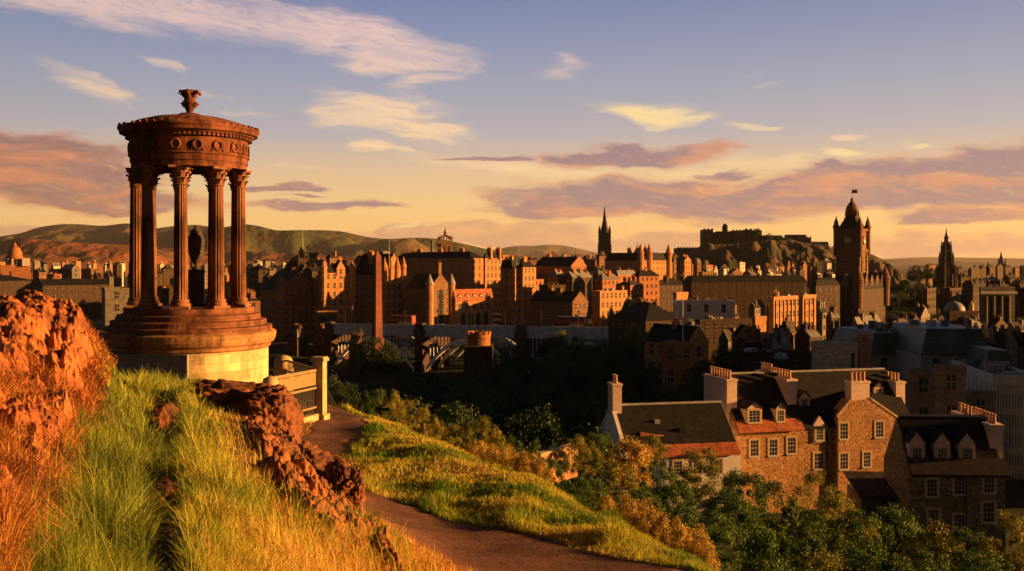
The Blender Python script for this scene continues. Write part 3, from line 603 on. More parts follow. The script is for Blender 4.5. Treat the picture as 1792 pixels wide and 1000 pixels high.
# ------------------------------------------------------------------ iron railings round the temple
FST = plain('fence_stone', (.42, .31, .16), .85, .2, 5.0, .3)
PAINT = plain('ochre_paint', (.22, .16, .07), .6, .2, 6.0)
def enclosure():
    A = Vector((-5.42, 28.2, -4.48)); B = Vector((-6.05, 25.2, -4.2)); d = B - A; L = math.hypot(d.x, d.y); rz = math.atan2(d.y, d.x)
    root = empty('railing_panel', tuple(A), rz); tag(root, 'ochre iron railing panel on a stone kerb beside the temple', 'railing')
    sl = (B.z - A.z)
    k = MB(); k.prism([(.25, -.35), (L, -.35), (L, .28 + sl * .3), (.25, .28)], 'y', -.14, .14); k.build('kerb', FST, root)
    for z0, z1 in ((.42, .47), (.95, 1.01), (1.42, 1.50)):
        MB().prism([(.15, z0), (L, z0 + sl * .35), (L, z1 + sl * .35), (.15, z1)], 'y', -.03, .03).build('rail', PAINT, root)
    MB().prism([(.15, 1.06), (L, 1.06 + sl * .35), (L, 1.40 + sl * .35), (.15, 1.40)], 'y', -.012, .012).build('top_panel', PAINT, root)
    bm_ = MB().tube([(0, 0, .4), (0, 0, 1.0)], .013, 6).mesh('baluster', IRON)
    b2 = MB().tube([(0, 0, .28), (0, 0, .45)], .013, 6).mesh('lower_baluster', IRON)
    n = 24
    for i in range(n):
        x = .3 + (L - .4) * i / (n - 1); link('baluster', bm_, root, (x, 0, sl * .35 * x / L)); link('baluster', b2, root, (x, 0, sl * .3 * x / L))
    def pier(name, loc, h, w, label, rnd=False, rz=rz):
        p = empty(name, loc, rz); tag(p, label, 'stone pier'); m = MB()
        m.box(-w * .72, -w * .72, -.3, w * .72, w * .72, .22)
        if not rnd:
            m.box(-w * .5, -w * .5, .22, w * .5, w * .5, h - .12); m.build('shaft', FST, p)
            for s in (-1, 1): MB().box(-w * .5 + (s + 1) * w * .25 + .04, -w * .56, .3, -w * .5 + (s + 1) * w * .25 + w * .5 - .04, -w * .5, h - .2).build('pilaster_strip', FST, p)
            MB().box(-w * .66, -w * .66, h - .12, w * .66, w * .66, h - .04).box(-w * .58, -w * .58, h - .04, w * .58, w * .58, h).build('capstone', FST, p)
        else:
            m.box(-w * .5, -w * .5, .22, w * .5, w * .5, h - w * .9); m.build('shaft', FST, p)
            MB().lathe([(w * .5, h - w * .95), (w * .62, h - w * .85), (w * .64, h - w * .55), (w * .55, h - w * .22), (w * .32, h - .04), (.02, h)], 20).build('domed_cap', FST, p, smooth=True)
    pier('stone_pier', tuple(A + Vector((.05, .05, 0))), 1.82, .30, 'square stone gate pier at the end of the ochre railing')
    pier('stone_pier', (-7.05, 31.2, -4.5), 1.62, .46, 'round topped stone pier behind the ochre railing', True)
    pier('stone_pier', (-5.98, 25.0, -4.1), 1.28, .30, 'bright round topped stone pier in front of the drum above the rock', True)
    pier('stone_pier', (P(290, 700, 24.5).x, 24.5, -3.35), .52, .40, 'weathered red stone stump at the top of the grass bank', True)
    # second side, running back
    A2 = A + Vector((.0, .1, 0)); B2 = Vector((-6.95, 31.1, -4.45)); d = B2 - A2; L2 = math.hypot(d.x, d.y)
    r2 = empty('railing_panel', tuple(A2), math.atan2(d.y, d.x)); tag(r2, 'iron railing panel running back towards the round topped pier', 'railing')
    MB().box(.15, -.12, -.3, L2, .12, .25).build('kerb', FST, r2)
    for z0 in (.42, 1.1, 1.42): MB().box(.15, -.025, z0, L2, .025, z0 + .05).build('rail', PAINT, r2)
    bb = MB().tube([(0, 0, .25), (0, 0, 1.42)], .013, 6).mesh('baluster', IRON)
    for i in range(24): link('baluster', bb, r2, (.25 + (L2 - .35) * i / 23, 0, 0))
    # the low dark railing that follows the path downhill
    f0 = P(563, 700, 36); f1 = P(640, 702, 44)
    r3 = empty('path_railing', (f0.x, f0.y, gz(f0.x, f0.y)), math.atan2(f1.y - f0.y, f1.x - f0.x)); tag(r3, 'low thin black railing beyond the path under the dark trees', 'railing')
    L3 = math.hypot(f1.x - f0.x, f1.y - f0.y); dz = gz(f1.x, f1.y) - gz(f0.x, f0.y)
    for z0 in (.25, 1.0): MB().prism([(0, z0), (L3, z0 + dz), (L3, z0 + dz + .04), (0, z0 + .04)], 'y', -.015, .015).build('rail', IRON, r3)
    b3 = MB().tube([(0, 0, -.2), (0, 0, 1.1)], .014, 5).mesh('baluster', IRON)
    for i in range(60): link('baluster', b3, r3, (L3 * i / 59, 0, dz * i / 59))
enclosure()
# ------------------------------------------------------------------ rocks
def n3(Pn, s, seed, oct=5, ridged=False):
    r = np.random.default_rng(seed); o = np.zeros(len(Pn)); a = 1.0; f = 2 * math.pi / s
    for k in range(oct):
        for j in range(3):
            v = r.normal(size=3); v /= np.linalg.norm(v); w = r.normal(size=3); w /= np.linalg.norm(w)
            q = np.sin(Pn @ v * f + r.uniform(0, 6) + 1.4 * np.sin(Pn @ w * f * .7 + r.uniform(0, 6)))
            o += a * (1 - 2 * np.abs(q) if ridged else q) / 3
        a *= .52; f *= 2.1
    return o
def rock_material(name, c1, c2, c3):
    m, t, b = pbsdf(name); oc = t.new('ShaderNodeTexCoord').outputs['Object']
    n1 = t.noise(oc, 1.6, 7, .68); n2 = t.noise(oc, 11, 6, .7)
    c = t.mix(t.mrange(n1, .38, .6, 0, 1), c1, c2); c = t.mix(t.mrange(n2, .55, .72, 0, .7), c, c3)
    t.put(b.inputs['Base Color'], c); b.inputs['Roughness'].default_value = .95; b.inputs['Specular IOR Level'].default_value = .15
    bp = t.new('ShaderNodeBump'); bp.inputs['Strength'].default_value = .9; bp.inputs['Distance'].default_value = .03
    t.put(bp.inputs['Height'], t.math('ADD', n1, n2)); t.l.new(bp.outputs[0], b.inputs['Normal']); return m
ROCK = rock_material('red_rock', (.06, .027, .018), (.20, .080, .038), (.32, .17, .08))
import bmesh
def rock(px, py, d, w, dp, h, label, seed, rz=0.0, tilt=0.0, sub=6, sink=.35):
    bm = bmesh.new(); bmesh.ops.create_icosphere(bm, subdivisions=sub, radius=1.0)
    V = np.array([v.co[:] for v in bm.verts]); Fc = np.array([[v.index for v in f.verts] for f in bm.faces]); bm.free()
    Vn = V.copy(); L = V * (1 + .22 * n3(V, 2.3, seed, 2)[:, None] - .16 * n3(V, 1.0, seed + 9, 3, True)[:, None] - .10 * n3(V * np.array([1, 1, 2.2]), .42, seed + 12, 5, True)[:, None])
    L = np.sign(L) * np.abs(L) ** .8
    st = L[:, 2] + .35 * L[:, 0]; L += Vn * (.035 * (np.sin(st * 15 + n3(V, .9, seed + 2, 3) * 2.5)))[:, None]
    L *= np.array([w / 2, dp / 2, h])
    o = link('rock_outcrop', np_mesh('rock_outcrop', L, Fc, ROCK, False)); p = P(px, py, d)
    o.location = (p.x, p.y, p.z); o.rotation_euler = (R(tilt * .4), R(tilt), R(rz)); tag(o, label, 'rock'); return o
def rocky_sheet(name, pxr, dr, na_, nr_, keep, amp, lift, mat, label, seed, sc=1.0):
    px = np.linspace(*pxr, na_); lr = np.linspace(math.log(dr[0]), math.log(dr[1]), nr_); PX, LR = np.meshgrid(px, lr); Y = np.exp(LR); X = (PX - CX) / F * Y
    Z = gz_arr(X, Y); k = keep(PX, Y); Pn = np.stack([X.ravel(), Y.ravel(), Z.ravel() * 1.6], 1) / sc
    a = n3(Pn, 2.2, seed, 3).reshape(X.shape); b = n3(Pn, .9, seed + 1, 4, True).reshape(X.shape); c = n3(Pn + 3, .45, seed + 2, 4, True).reshape(X.shape)
    hole = np.clip(n3(Pn, 1.5, seed + 5, 2).reshape(X.shape) - .42, 0, 1)
    d4 = n3(Pn + 7, .18, seed + 3, 3, True).reshape(X.shape); h = amp * (a * .7 - b * .5 - c * .2 - d4 * .07 - hole * 2.4)
    Z = Z + fnoise(X, Y, 1.7, 3) * .05 * 0 + k * (lift + h) - (1 - k) * .25
    V = np.stack([X.ravel(), Y.ravel(), Z.ravel()], 1)
    i = np.arange(na_ * nr_).reshape(nr_, na_); f = np.stack([i[:-1, :-1], i[:-1, 1:], i[1:, 1:], i[1:, :-1]], -1).reshape(-1, 4)
    kk = k.ravel() > .02; f = f[kk[f].any(1)]
    tag(link(name, np_mesh(name, V, f, mat, True)), label, kind='structure')
BANKR = rock_material('bank_rock', (.12, .042, .025), (.40, .145, .05), (.52, .25, .08)); SLOPER = rock_material('earth_slope', (.12, .05, .028), (.34, .14, .055), (.48, .27, .10))
def bank_edge(d): return np.interp(d, [3.5, 4.2, 5.5, 7.5, 10, 13.5], [10, 40, 90, 130, 165, 192])
rocky_sheet('rocky_bank', (-330, 215), (2.2, 15.8), 420, 460, lambda px, d: np.clip((bank_edge(d) + 2 - px) / 34, 0, 1) * np.clip((15.8 - d) / .8, 0, 1), .24, .08, BANKR, 'craggy orange bank of rock and dead bracken at the left edge', 91, 1.55)
def slope_keep(px, d):
    lo = np.interp(d, [6.8, 8, 9.5, 11, 13, 16, 20, 22], [640, 560, 470, 430, 400, 385, 360, 350]); hi = np.interp(d, [6.8, 8, 9, 9.8, 11, 13, 16, 20, 22], [740, 720, 690, 680, 650, 612, 530, 500, 470])
    return np.clip((px - lo) / 60, 0, 1) * np.clip((hi + 12 - px) / 16, 0, 1) * np.clip((d - 7.0) / 1.5, 0, 1) * np.clip((22 - d) / 1.5, 0, 1)
rocky_sheet('rocky_slope', (340, 760), (6.8, 22.2), 420, 420, slope_keep, .15, .09, SLOPER, 'broken slope of red earth and rock between the grass bank and the path', 95, .8)
rock(415, 722, 19.0, 1.5, 1.6, .52, 'jagged red rock hump in front of the drum of the temple', 1, 20, 8)
rock(468, 745, 18.0, 1.0, 1.3, .62, 'steep red rock with dark holes beside the ochre railing', 2, -10, 5)
rock(365, 700, 21.5, 1.3, 1.0, .32, 'low dark rock shelf at the left end of the jagged hump', 3, 0, 0)
rock(590, 885, 13.4, .50, 1.5, .46, 'steep red rock face above the bend of the path', 4, 14, 12)
rock(538, 835, 14.8, .9, 1.7, .30, 'long cleft red rock sloping down to the path', 5, 25, 20)
rock(500, 880, 12.4, .8, 1.2, .16, 'flat red slab half sunk in the orange grass', 6, 10, 12)
rock(440, 800, 14.5, .9, 1.2, .14, 'flat earthy slab below the jagged hump', 7, -20, 10)
rock(286, 745, 14.8, .30, .9, .26, 'small dark rock in the gully at the top of the bank', 8, 5, 0, 4)
rock(282, 885, 8.3, .34, .5, .16, 'dark stone in the middle of the gully', 9, 15, 0, 4)
rock(300, 965, 6.6, .26, .4, .12, 'small dark stone low in the gully', 10, 35, 0, 4)
#rock(42, 590, 12.2, .40, .5, .24, 'dark stone showing near the top of the dry orange bank', 12, 15, 0, 4)

# ------------------------------------------------------------------ grass
def grass_material(name, stops, scale=.5, trans=.35, big=(0.4, .62)):
    m = bpy.data.materials.new(name); m.use_nodes = True; t = NT(m.node_tree); b = t.n['Principled BSDF']
    at = t.new('ShaderNodeAttribute', attribute_name='hue'); oc = t.new('ShaderNodeTexCoord').outputs['Object']
    n1 = t.noise(oc, scale, 4, .6)
    k = t.math('ADD', t.math('MULTIPLY', at.outputs['Fac'], .45), t.mrange(n1, big[0] - .06, big[1] + .02, 0, .6), clamp=True)
    c = t.ramp(k, stops); t.put(b.inputs['Base Color'], c)
    b.inputs['Roughness'].default_value = .7; b.inputs['Specular IOR Level'].default_value = .2
    tr = t.new('ShaderNodeBsdfTranslucent'); t.put(tr.inputs[0], c); mx = t.new('ShaderNodeMixShader'); mx.inputs[0].default_value = trans
    t.l.new(b.outputs[0], mx.inputs[1]); t.l.new(tr.outputs[0], mx.inputs[2])
    t.l.new(mx.outputs[0], t.n['Material Output'].inputs['Surface']); return m
def blades(name, X, Y, H, W, lean, leandir, hue, mat, label, seed, curl=.5, dz=0.0):
    r = np.random.default_rng(seed); N = len(X); Z = gz_arr(X, Y) + fnoise(X, Y, 1.7, 3) * .05 - .02 + dz
    base = np.stack([X, Y, Z], 1); th = r.uniform(0, 2 * np.pi, N)
    side = np.stack([np.cos(th), np.sin(th), np.zeros(N)], 1) * (W / 2)[:, None]
    ld = np.stack([np.cos(leandir), np.sin(leandir), np.zeros(N)], 1); up = np.array([0, 0, 1.0])
    m1 = base + (up * np.cos(lean * .5)[:, None] + ld * np.sin(lean * .5)[:, None]) * (H * .55)[:, None]
    l2 = lean * (1 + curl)
    tip = m1 + (up * np.cos(l2)[:, None] + ld * np.sin(l2)[:, None]) * (H * .5)[:, None]
    V = np.stack([base - side, base + side, m1 + side * .75, m1 - side * .75, tip + side * .12, tip - side * .12], 1).reshape(-1, 3)
    i = np.arange(N)[:, None] * 6; Fq = np.concatenate([i + np.array([[0, 1, 2, 3]]), i + np.array([[3, 2, 4, 5]])], 0)
    o = link(name, np_mesh(name, V, Fq, mat, False, {'hue': np.repeat(hue, 6)})); tag(o, label, 'grass', kind='stuff'); return o
def scatter(n, pxr, dr, keep, seed, p=1.0):
    """random ground points, thicker near the camera, kept where keep(px, d) holds"""
    r = np.random.default_rng(seed); px = r.uniform(*pxr, n); d = np.exp(r.uniform(math.log(dr[0]), math.log(dr[1]), n))
    X = (px - CX) / F * d; k = keep(px, d, X, r); return X[k], d[k], px[k], r
def edge_r(d): return np.interp(d, [5, 7, 9, 9.8, 11, 13, 16, 20, 24], [1000, 820, 790, 720, 640, 600, 520, 450, 420])
GB = grass_material('bank_grass', [(0, (.07, .11, .02)), (.3, (.20, .26, .035)), (.58, (.38, .39, .05)), (.8, (.55, .44, .08)), (1, (.65, .45, .14))], .55)
GO = grass_material('dry_grass', [(0, (.16, .07, .02)), (.3, (.38, .18, .04)), (.6, (.58, .32, .07)), (.85, (.66, .42, .10)), (1, (.70, .5, .2))], .9)
GT = grass_material('dead_stems', [(0, (.05, .022, .015)), (.25, (.24, .08, .035)), (.5, (.46, .17, .05)), (.8, (.62, .30, .07)), (1, (.70, .42, .14))], 1.3)
GL = grass_material('lawn_grass', [(0, (.03, .08, .014)), (.28, (.10, .19, .02)), (.5, (.28, .32, .035)), (.75, (.46, .38, .06)), (1, (.56, .38, .10))], .42, .3, (.38, .62))
leafy = grass_material('gully_shade_leaves', [(0, (.010, .018, .008)), (.5, (.025, .04, .012)), (1, (.07, .06, .03))], 2.0)  # leaf colour carries the shade of the gully
# green and yellow grass of the bank
def gully(px, d, r): return (np.abs(px - (288 + 6 * np.sin(d * 1.7)) ) < 36 + 8 * np.sin(d * 2.3)) & (((d > 11) & (d < 18)) | (d < 9))
def kb(px, d, X, r): return (px > bank_edge(d) - 8) & (px < edge_r(d) - 40 * r.random(len(px))) & ~(gully(px, d, r) & (r.random(len(px)) < .95)) & ~((px > np.interp(d, [6.3, 7.5, 9.3, 12], [660, 520, 420, 375]) + 22 * np.sin(d * 3)) & (d > 6.3) & (r.random(len(px)) < .93))
X, Y, px, r = scatter(250000, (20, 1000), (3.0, 25), kb, 41)
n = len(X); H = r.uniform(.14, .34, n) * np.clip(Y / 9, .75, 1.15) * np.where((px > 350) & (Y > 10), .45, 1); H *= np.clip(.95 + .55 * fnoise(X, Y, .7, 17, 3), .3, 1.8)
hue = np.clip(r.normal(.27, .22, n) + np.clip((px - 350) / 380, -.35, .6), 0, 1)
H *= np.where((px < 245) & (Y > 9.5), .45, 1)
blades('grass', X, Y, H, np.clip(Y * .0011, .004, .016) * r.uniform(.7, 1.3, n), np.abs(r.normal(.5, .4, n)) + .35 * np.abs(fnoise(X, Y, 1.1, 19, 2)), 2.4 + 2.6 * fnoise(X, Y, 1.3, 18, 3) + r.normal(0, .9, n), np.clip(hue + .22 * fnoise(X, Y, .9, 20, 3), 0, 1), GB, 'long soft green and yellow grass on the near bank', 51)
# orange dry grass at the edge towards the path and over the earth
def ko(px, d, X, r): return (px < edge_r(d) + 18) & (px > 330) & (r.random(len(px)) < np.clip((px - 330) / 260 + (d < 9) * .35, .12, .9) * np.where(d > 9.3, .30, .75))
X, Y, px, r = scatter(90000, (330, 1020), (4.5, 22), ko, 42); n = len(X)
blades('dry_grass', X, Y, r.uniform(.08, .22, n), np.clip(Y * .0010, .004, .014), np.abs(r.normal(.7, .35, n)), r.uniform(0, 6.28, n), np.clip(r.normal(.5, .25, n), 0, 1), GO, 'short orange dry grass along the edge of the near bank', 52)
# tangle of dead stems on the left bank
def kt(px, d, X, r): return (px < bank_edge(d) + 6)
X, Y, px, r = scatter(75000, (-260, 205), (2.6, 15.5), kt, 43); n = len(X)
cl = fnoise(X, Y, .55, 71, 3); hh = np.clip(.06 + .14 * cl, .0, .3) + .11
blades('dead_bracken', X, Y, hh * r.uniform(.6, 1.5, n) * np.clip(1.35 - Y / 16, .55, 1.1), np.clip(Y * .0012, .004, .017) * r.uniform(.6, 1.3, n), np.abs(r.normal(1.1, .5, n)), 6 * fnoise(X, Y, .45, 72, 3) + r.normal(0, .7, n), np.clip(r.normal(.42, .24, n) + .25 * fnoise(X, Y, .9, 73, 3), 0, 1), GT, 'tangle of dead orange bracken and stems covering the left bank', 53, .9, .07)
# the lawn beyond the path
def kl(px, d, X, r): return (X > np.interp(d, PATHC[:, 0], PATHC[:, 1]) + np.interp(d, PATHC[:, 0], PATHW) * (1 + .12 * np.sin(d * 3))) & (d > 11.5)
X, Y, px, r = scatter(300000, (480, 1500), (11.5, 40), kl, 44); n = len(X)
tall = fnoise(X, Y * .5, 1.6, 81, 3)
H = r.uniform(.05, .12, n) * (1 + 1.5 * np.clip(tall, 0, 1) ** 1.5)
hue = np.clip(r.normal(.45, .22, n) - .35 * np.clip(tall, 0, 1) + .2 * fnoise(X, Y, 3.5, 82, 2), 0, 1)
blades('lawn', X, Y, H, np.clip(Y * .00105, .012, .034), np.abs(r.normal(.5, .3, n)), r.uniform(0, 6.28, n), hue, GL, 'short green and straw coloured grass of the lawn beyond the path', 54)
# worn scruff of grass on the near side of the path and a leafy tuft by the rock
def kp(px, d, X, r): return (X < np.interp(d, PATHC[:, 0], PATHC[:, 1]) - np.interp(d, PATHC[:, 0], PATHW) * .8) & (px > edge_r(d) - 20)
X, Y, px, r = scatter(50000, (450, 1100), (9.5, 30), kp, 45); n = len(X)
blades('dry_grass', X, Y, r.uniform(.05, .14, n), np.clip(Y * .001, .01, .03), np.abs(r.normal(.5, .3, n)), r.uniform(0, 6.28, n), np.clip(r.normal(.4, .2, n), 0, 1), GO, 'thin dry grass between the rocks and the path', 55)
kd_ = lambda px, d, X, r: gully(px, d, r) & (r.random(len(px)) < .6)
X, Y, px, r = scatter(60000, (230, 345), (4.5, 18), kd_, 46); n = len(X)
blades('gully_shade_weeds', X, Y, r.uniform(.08, .2, n), np.clip(Y * .0012, .006, .018), np.abs(r.normal(.8, .4, n)), r.uniform(0, 6.28, n), np.clip(r.normal(.4, .3, n), 0, 1), leafy, 'dark coloured weeds standing in for the shade in the narrow gully down the bank', 56)  # dark blades put in as the shadow of the gully
def tuft(px, py, d, rad, h, n, mat, label, seed):
    r = np.random.default_rng(seed); p = P(px, py, d); a = r.uniform(0, 6.28, n); q = rad * np.sqrt(r.random(n))
    o = blades('grass_tuft', p.x + q * np.cos(a), p.y + q * np.sin(a), r.uniform(.6, 1, n) * h, np.full(n, d * .0012), np.clip(q / rad, 0, 1) * .8 + .1, a, r.uniform(0, .5, n), mat, label, seed)
    o['kind'] = 'thing'; o['category'] = 'grass tuft'
# seed stems standing above the grass and low broad leaved weeds in it
X, Y, px, r = scatter(4200, (60, 1000), (3.2, 20), lambda px, d, X, r: (px > bank_edge(d) + 5) & (px < edge_r(d) - 20) & ~gully(px, d, r) & (fnoise(X, d, 1.6, 25, 3) > .1), 47); n = len(X)
blades('seed_stems', X, Y, r.uniform(.30, .52, n) * np.clip(1.2 - Y / 30, .5, 1), np.clip(Y * .0008, .003, .012), np.abs(r.normal(.35, .2, n)), r.normal(2.8, .8, n), np.clip(r.normal(.55, .2, n), 0, 1), GB, 'thin straw coloured seed stems standing above the green bank', 57, .2)
X, Y, px, r = scatter(26000, (60, 1500), (3.2, 34), lambda px, d, X, r: (fnoise(X, d * .8, .9, 26, 3) > .75) & (((px > bank_edge(d) + 5) & (px < edge_r(d) - 30)) | kl(px, d, X, r)), 48); n = len(X)
blades('weeds', X, Y, r.uniform(.05, .13, n), np.clip(Y * .003, .012, .05), np.abs(r.normal(1.0, .3, n)), r.uniform(0, 6.28, n), np.clip(r.normal(.5, .3, n), 0, 1), grass_material('dock_leaves', [(0, (.02, .05, .01)), (.5, (.05, .11, .02)), (1, (.22, .13, .05))], 1.5), 'patches of low broad leaved weeds among the grass', 58, .3)
tuft(622, 915, 11.2, .16, .34, 260, GB, 'bright green grass tuft at the foot of the red rock face', 61)
tuft(240, 660, 18.5, .3, .5, 300, GB, 'tall pale grass tuft in front of the grey block of the temple', 62)
tuft(180, 950, 5.6, .22, .42, 300, GB, 'tall green tuft low on the bank beside the orange bracken', 63)
# ------------------------------------------------------------------ buildings
def stone(name, col, **k): return ashlar(name, col, **k)
W_RED = stone('warm_red_stone', (.30, .125, .06)); W_ORANGE = stone('honey_stone', (.38, .19, .085)); W_DARK = stone('shade_dark_stone', (.065, .043, .03)); W_BROWN = stone('brown_stone', (.17, .092, .05))  # the dark stone has shade put into its wall colour
W_GREY = stone('grey_stone', (.17, .15, .125)); W_PALE = stone('pale_stone', (.50, .44, .36), streak=.2); W_CREAM = plain('cream_harling', (.55, .42, .36), .95, .12, 3.0, .3, detail=8)
W_WHITE = plain('white_render', (.62, .60, .58), .9, .1, 1.0)
WALLS = dict(red=W_RED, orange=W_ORANGE, dark=W_DARK, brown=W_BROWN, grey=W_GREY, pale=W_PALE, cream=W_CREAM, white=W_WHITE)
FLATR = plain('roof_felt', (.12, .12, .125), .85, .3, .6); GREENR = plain('green_sheet_roof', (.06, .09, .085), .55, .35, .25, detail=3)
MESHC = {}
def win_mesh(w, h, style):
    key = (round(w, 1), round(h, 1), style)
    if key in MESHC: return MESHC[key]
    w, h = key[0], key[1]
    if style == 'far':
        r = MB().box(-w / 2, -.05, 0, w / 2, .02, h).mesh('window', GLASS), None
    elif style == 'mid':
        m = MB(); m.mat(0)
        m.box(-w / 2 - .14, -.09, -.18, w / 2 + .14, .02, 0).box(-w / 2 - .12, -.07, h, w / 2 + .12, .02, h + .16)
        m.mat(1).box(-w / 2, -.07, h * .48, w / 2, .02, h * .53).box(-.03, -.065, 0, .03, .02, h)
        r = m.mesh('window', [W_BROWN, WHITE]), MB().box(-w / 2, -.045, 0, w / 2, .02, h).mesh('pane', GLASS)
    else:                                          # near: dressed stone margins, white sash and glazing bars
        m = MB(); m.mat(0); a = .17
        m.box(-w / 2 - a, -.05, -.05, -w / 2, .05, h + a).box(w / 2, -.05, -.05, w / 2 + a, .05, h + a).box(-w / 2, -.052, h, w / 2, .05, h + a + .003)
        m.mat(1).box(-w / 2 - .1, -.13, -.12, w / 2 + .1, .05, 0)
        f = .05
        m.box(-w / 2, -.035, 0, -w / 2 + f, .02, h).box(w / 2 - f, -.035, 0, w / 2, .02, h).box(-w / 2, -.034, 0, w / 2, .02, f).box(-w / 2, -.034, h - f, w / 2, .02, h).box(-w / 2, -.042, h * .49, w / 2, .02, h * .49 + f)
        for i in (1, 2): m.box(-w / 2 + w * i / 3 - .014, -.03, 0, -w / 2 + w * i / 3 + .014, .02, h)
        for i in (.25, .75): m.box(-w / 2, -.029, h * i - .014, w / 2, .02, h * i + .014)
        r = m.mesh('window', [W_MARGIN, WHITE]), MB().box(-w / 2 + .01, -.012, .01, w / 2 - .01, .02, h - .01).mesh('pane', GLASS)
    MESHC[key] = r; return r
W_MARGIN = ashlar('dressed_margin', (.44, .31, .18), .6, .3, .15, .7, .15)
def add_window(root, x, y, z, w, h, rz, style):
    m, p = win_mesh(w, h, style); o = link('window', m, root, (x, y, z), rz)
    if p: link('pane', p, o)
def pot_mesh(s=1.0):
    if ('pot', s) not in MESHC: MESHC[('pot', s)] = MB().lathe([(.17 * s, 0), (.19 * s, .06 * s), (.14 * s, .12 * s), (.12 * s, .62 * s), (.16 * s, .66 * s), (.15 * s, .74 * s)], 10).mesh('chimney_pot', POT)
    return MESHC[('pot', s)]
def chimney(root, x, y, z0, z1, wx, wy, mat, pots, near=False, ps=1.0):
    m = MB(); m.box(x - wx / 2, y - wy / 2, z0, x + wx / 2, y + wy / 2, z1 - .22).box(x - wx / 2 - .08, y - wy / 2 - .08, z1 - .22, x + wx / 2 + .08, y + wy / 2 + .08, z1)
    L = max(wx, wy); n = pots
    if not near:
        for i in range(n):
            t = (i + .5) / n - .5; px_, py_ = (x + t * wx, y) if wx > wy else (x, y + t * wy)
            m.lathe([(.2, z1), (.16, z1 + .9)], 6, px_, py_)
    o = m.build('chimney', mat, root)
    if near:
        for i in range(n):
            t = (i + .5) / n - .5; px_, py_ = (x + t * wx * .9, y) if wx > wy else (x, y + t * wy * .9)
            link('chimney_pot', pot_mesh(ps), o, (px_, py_, z1 - .01), i * 1.1)
    return o
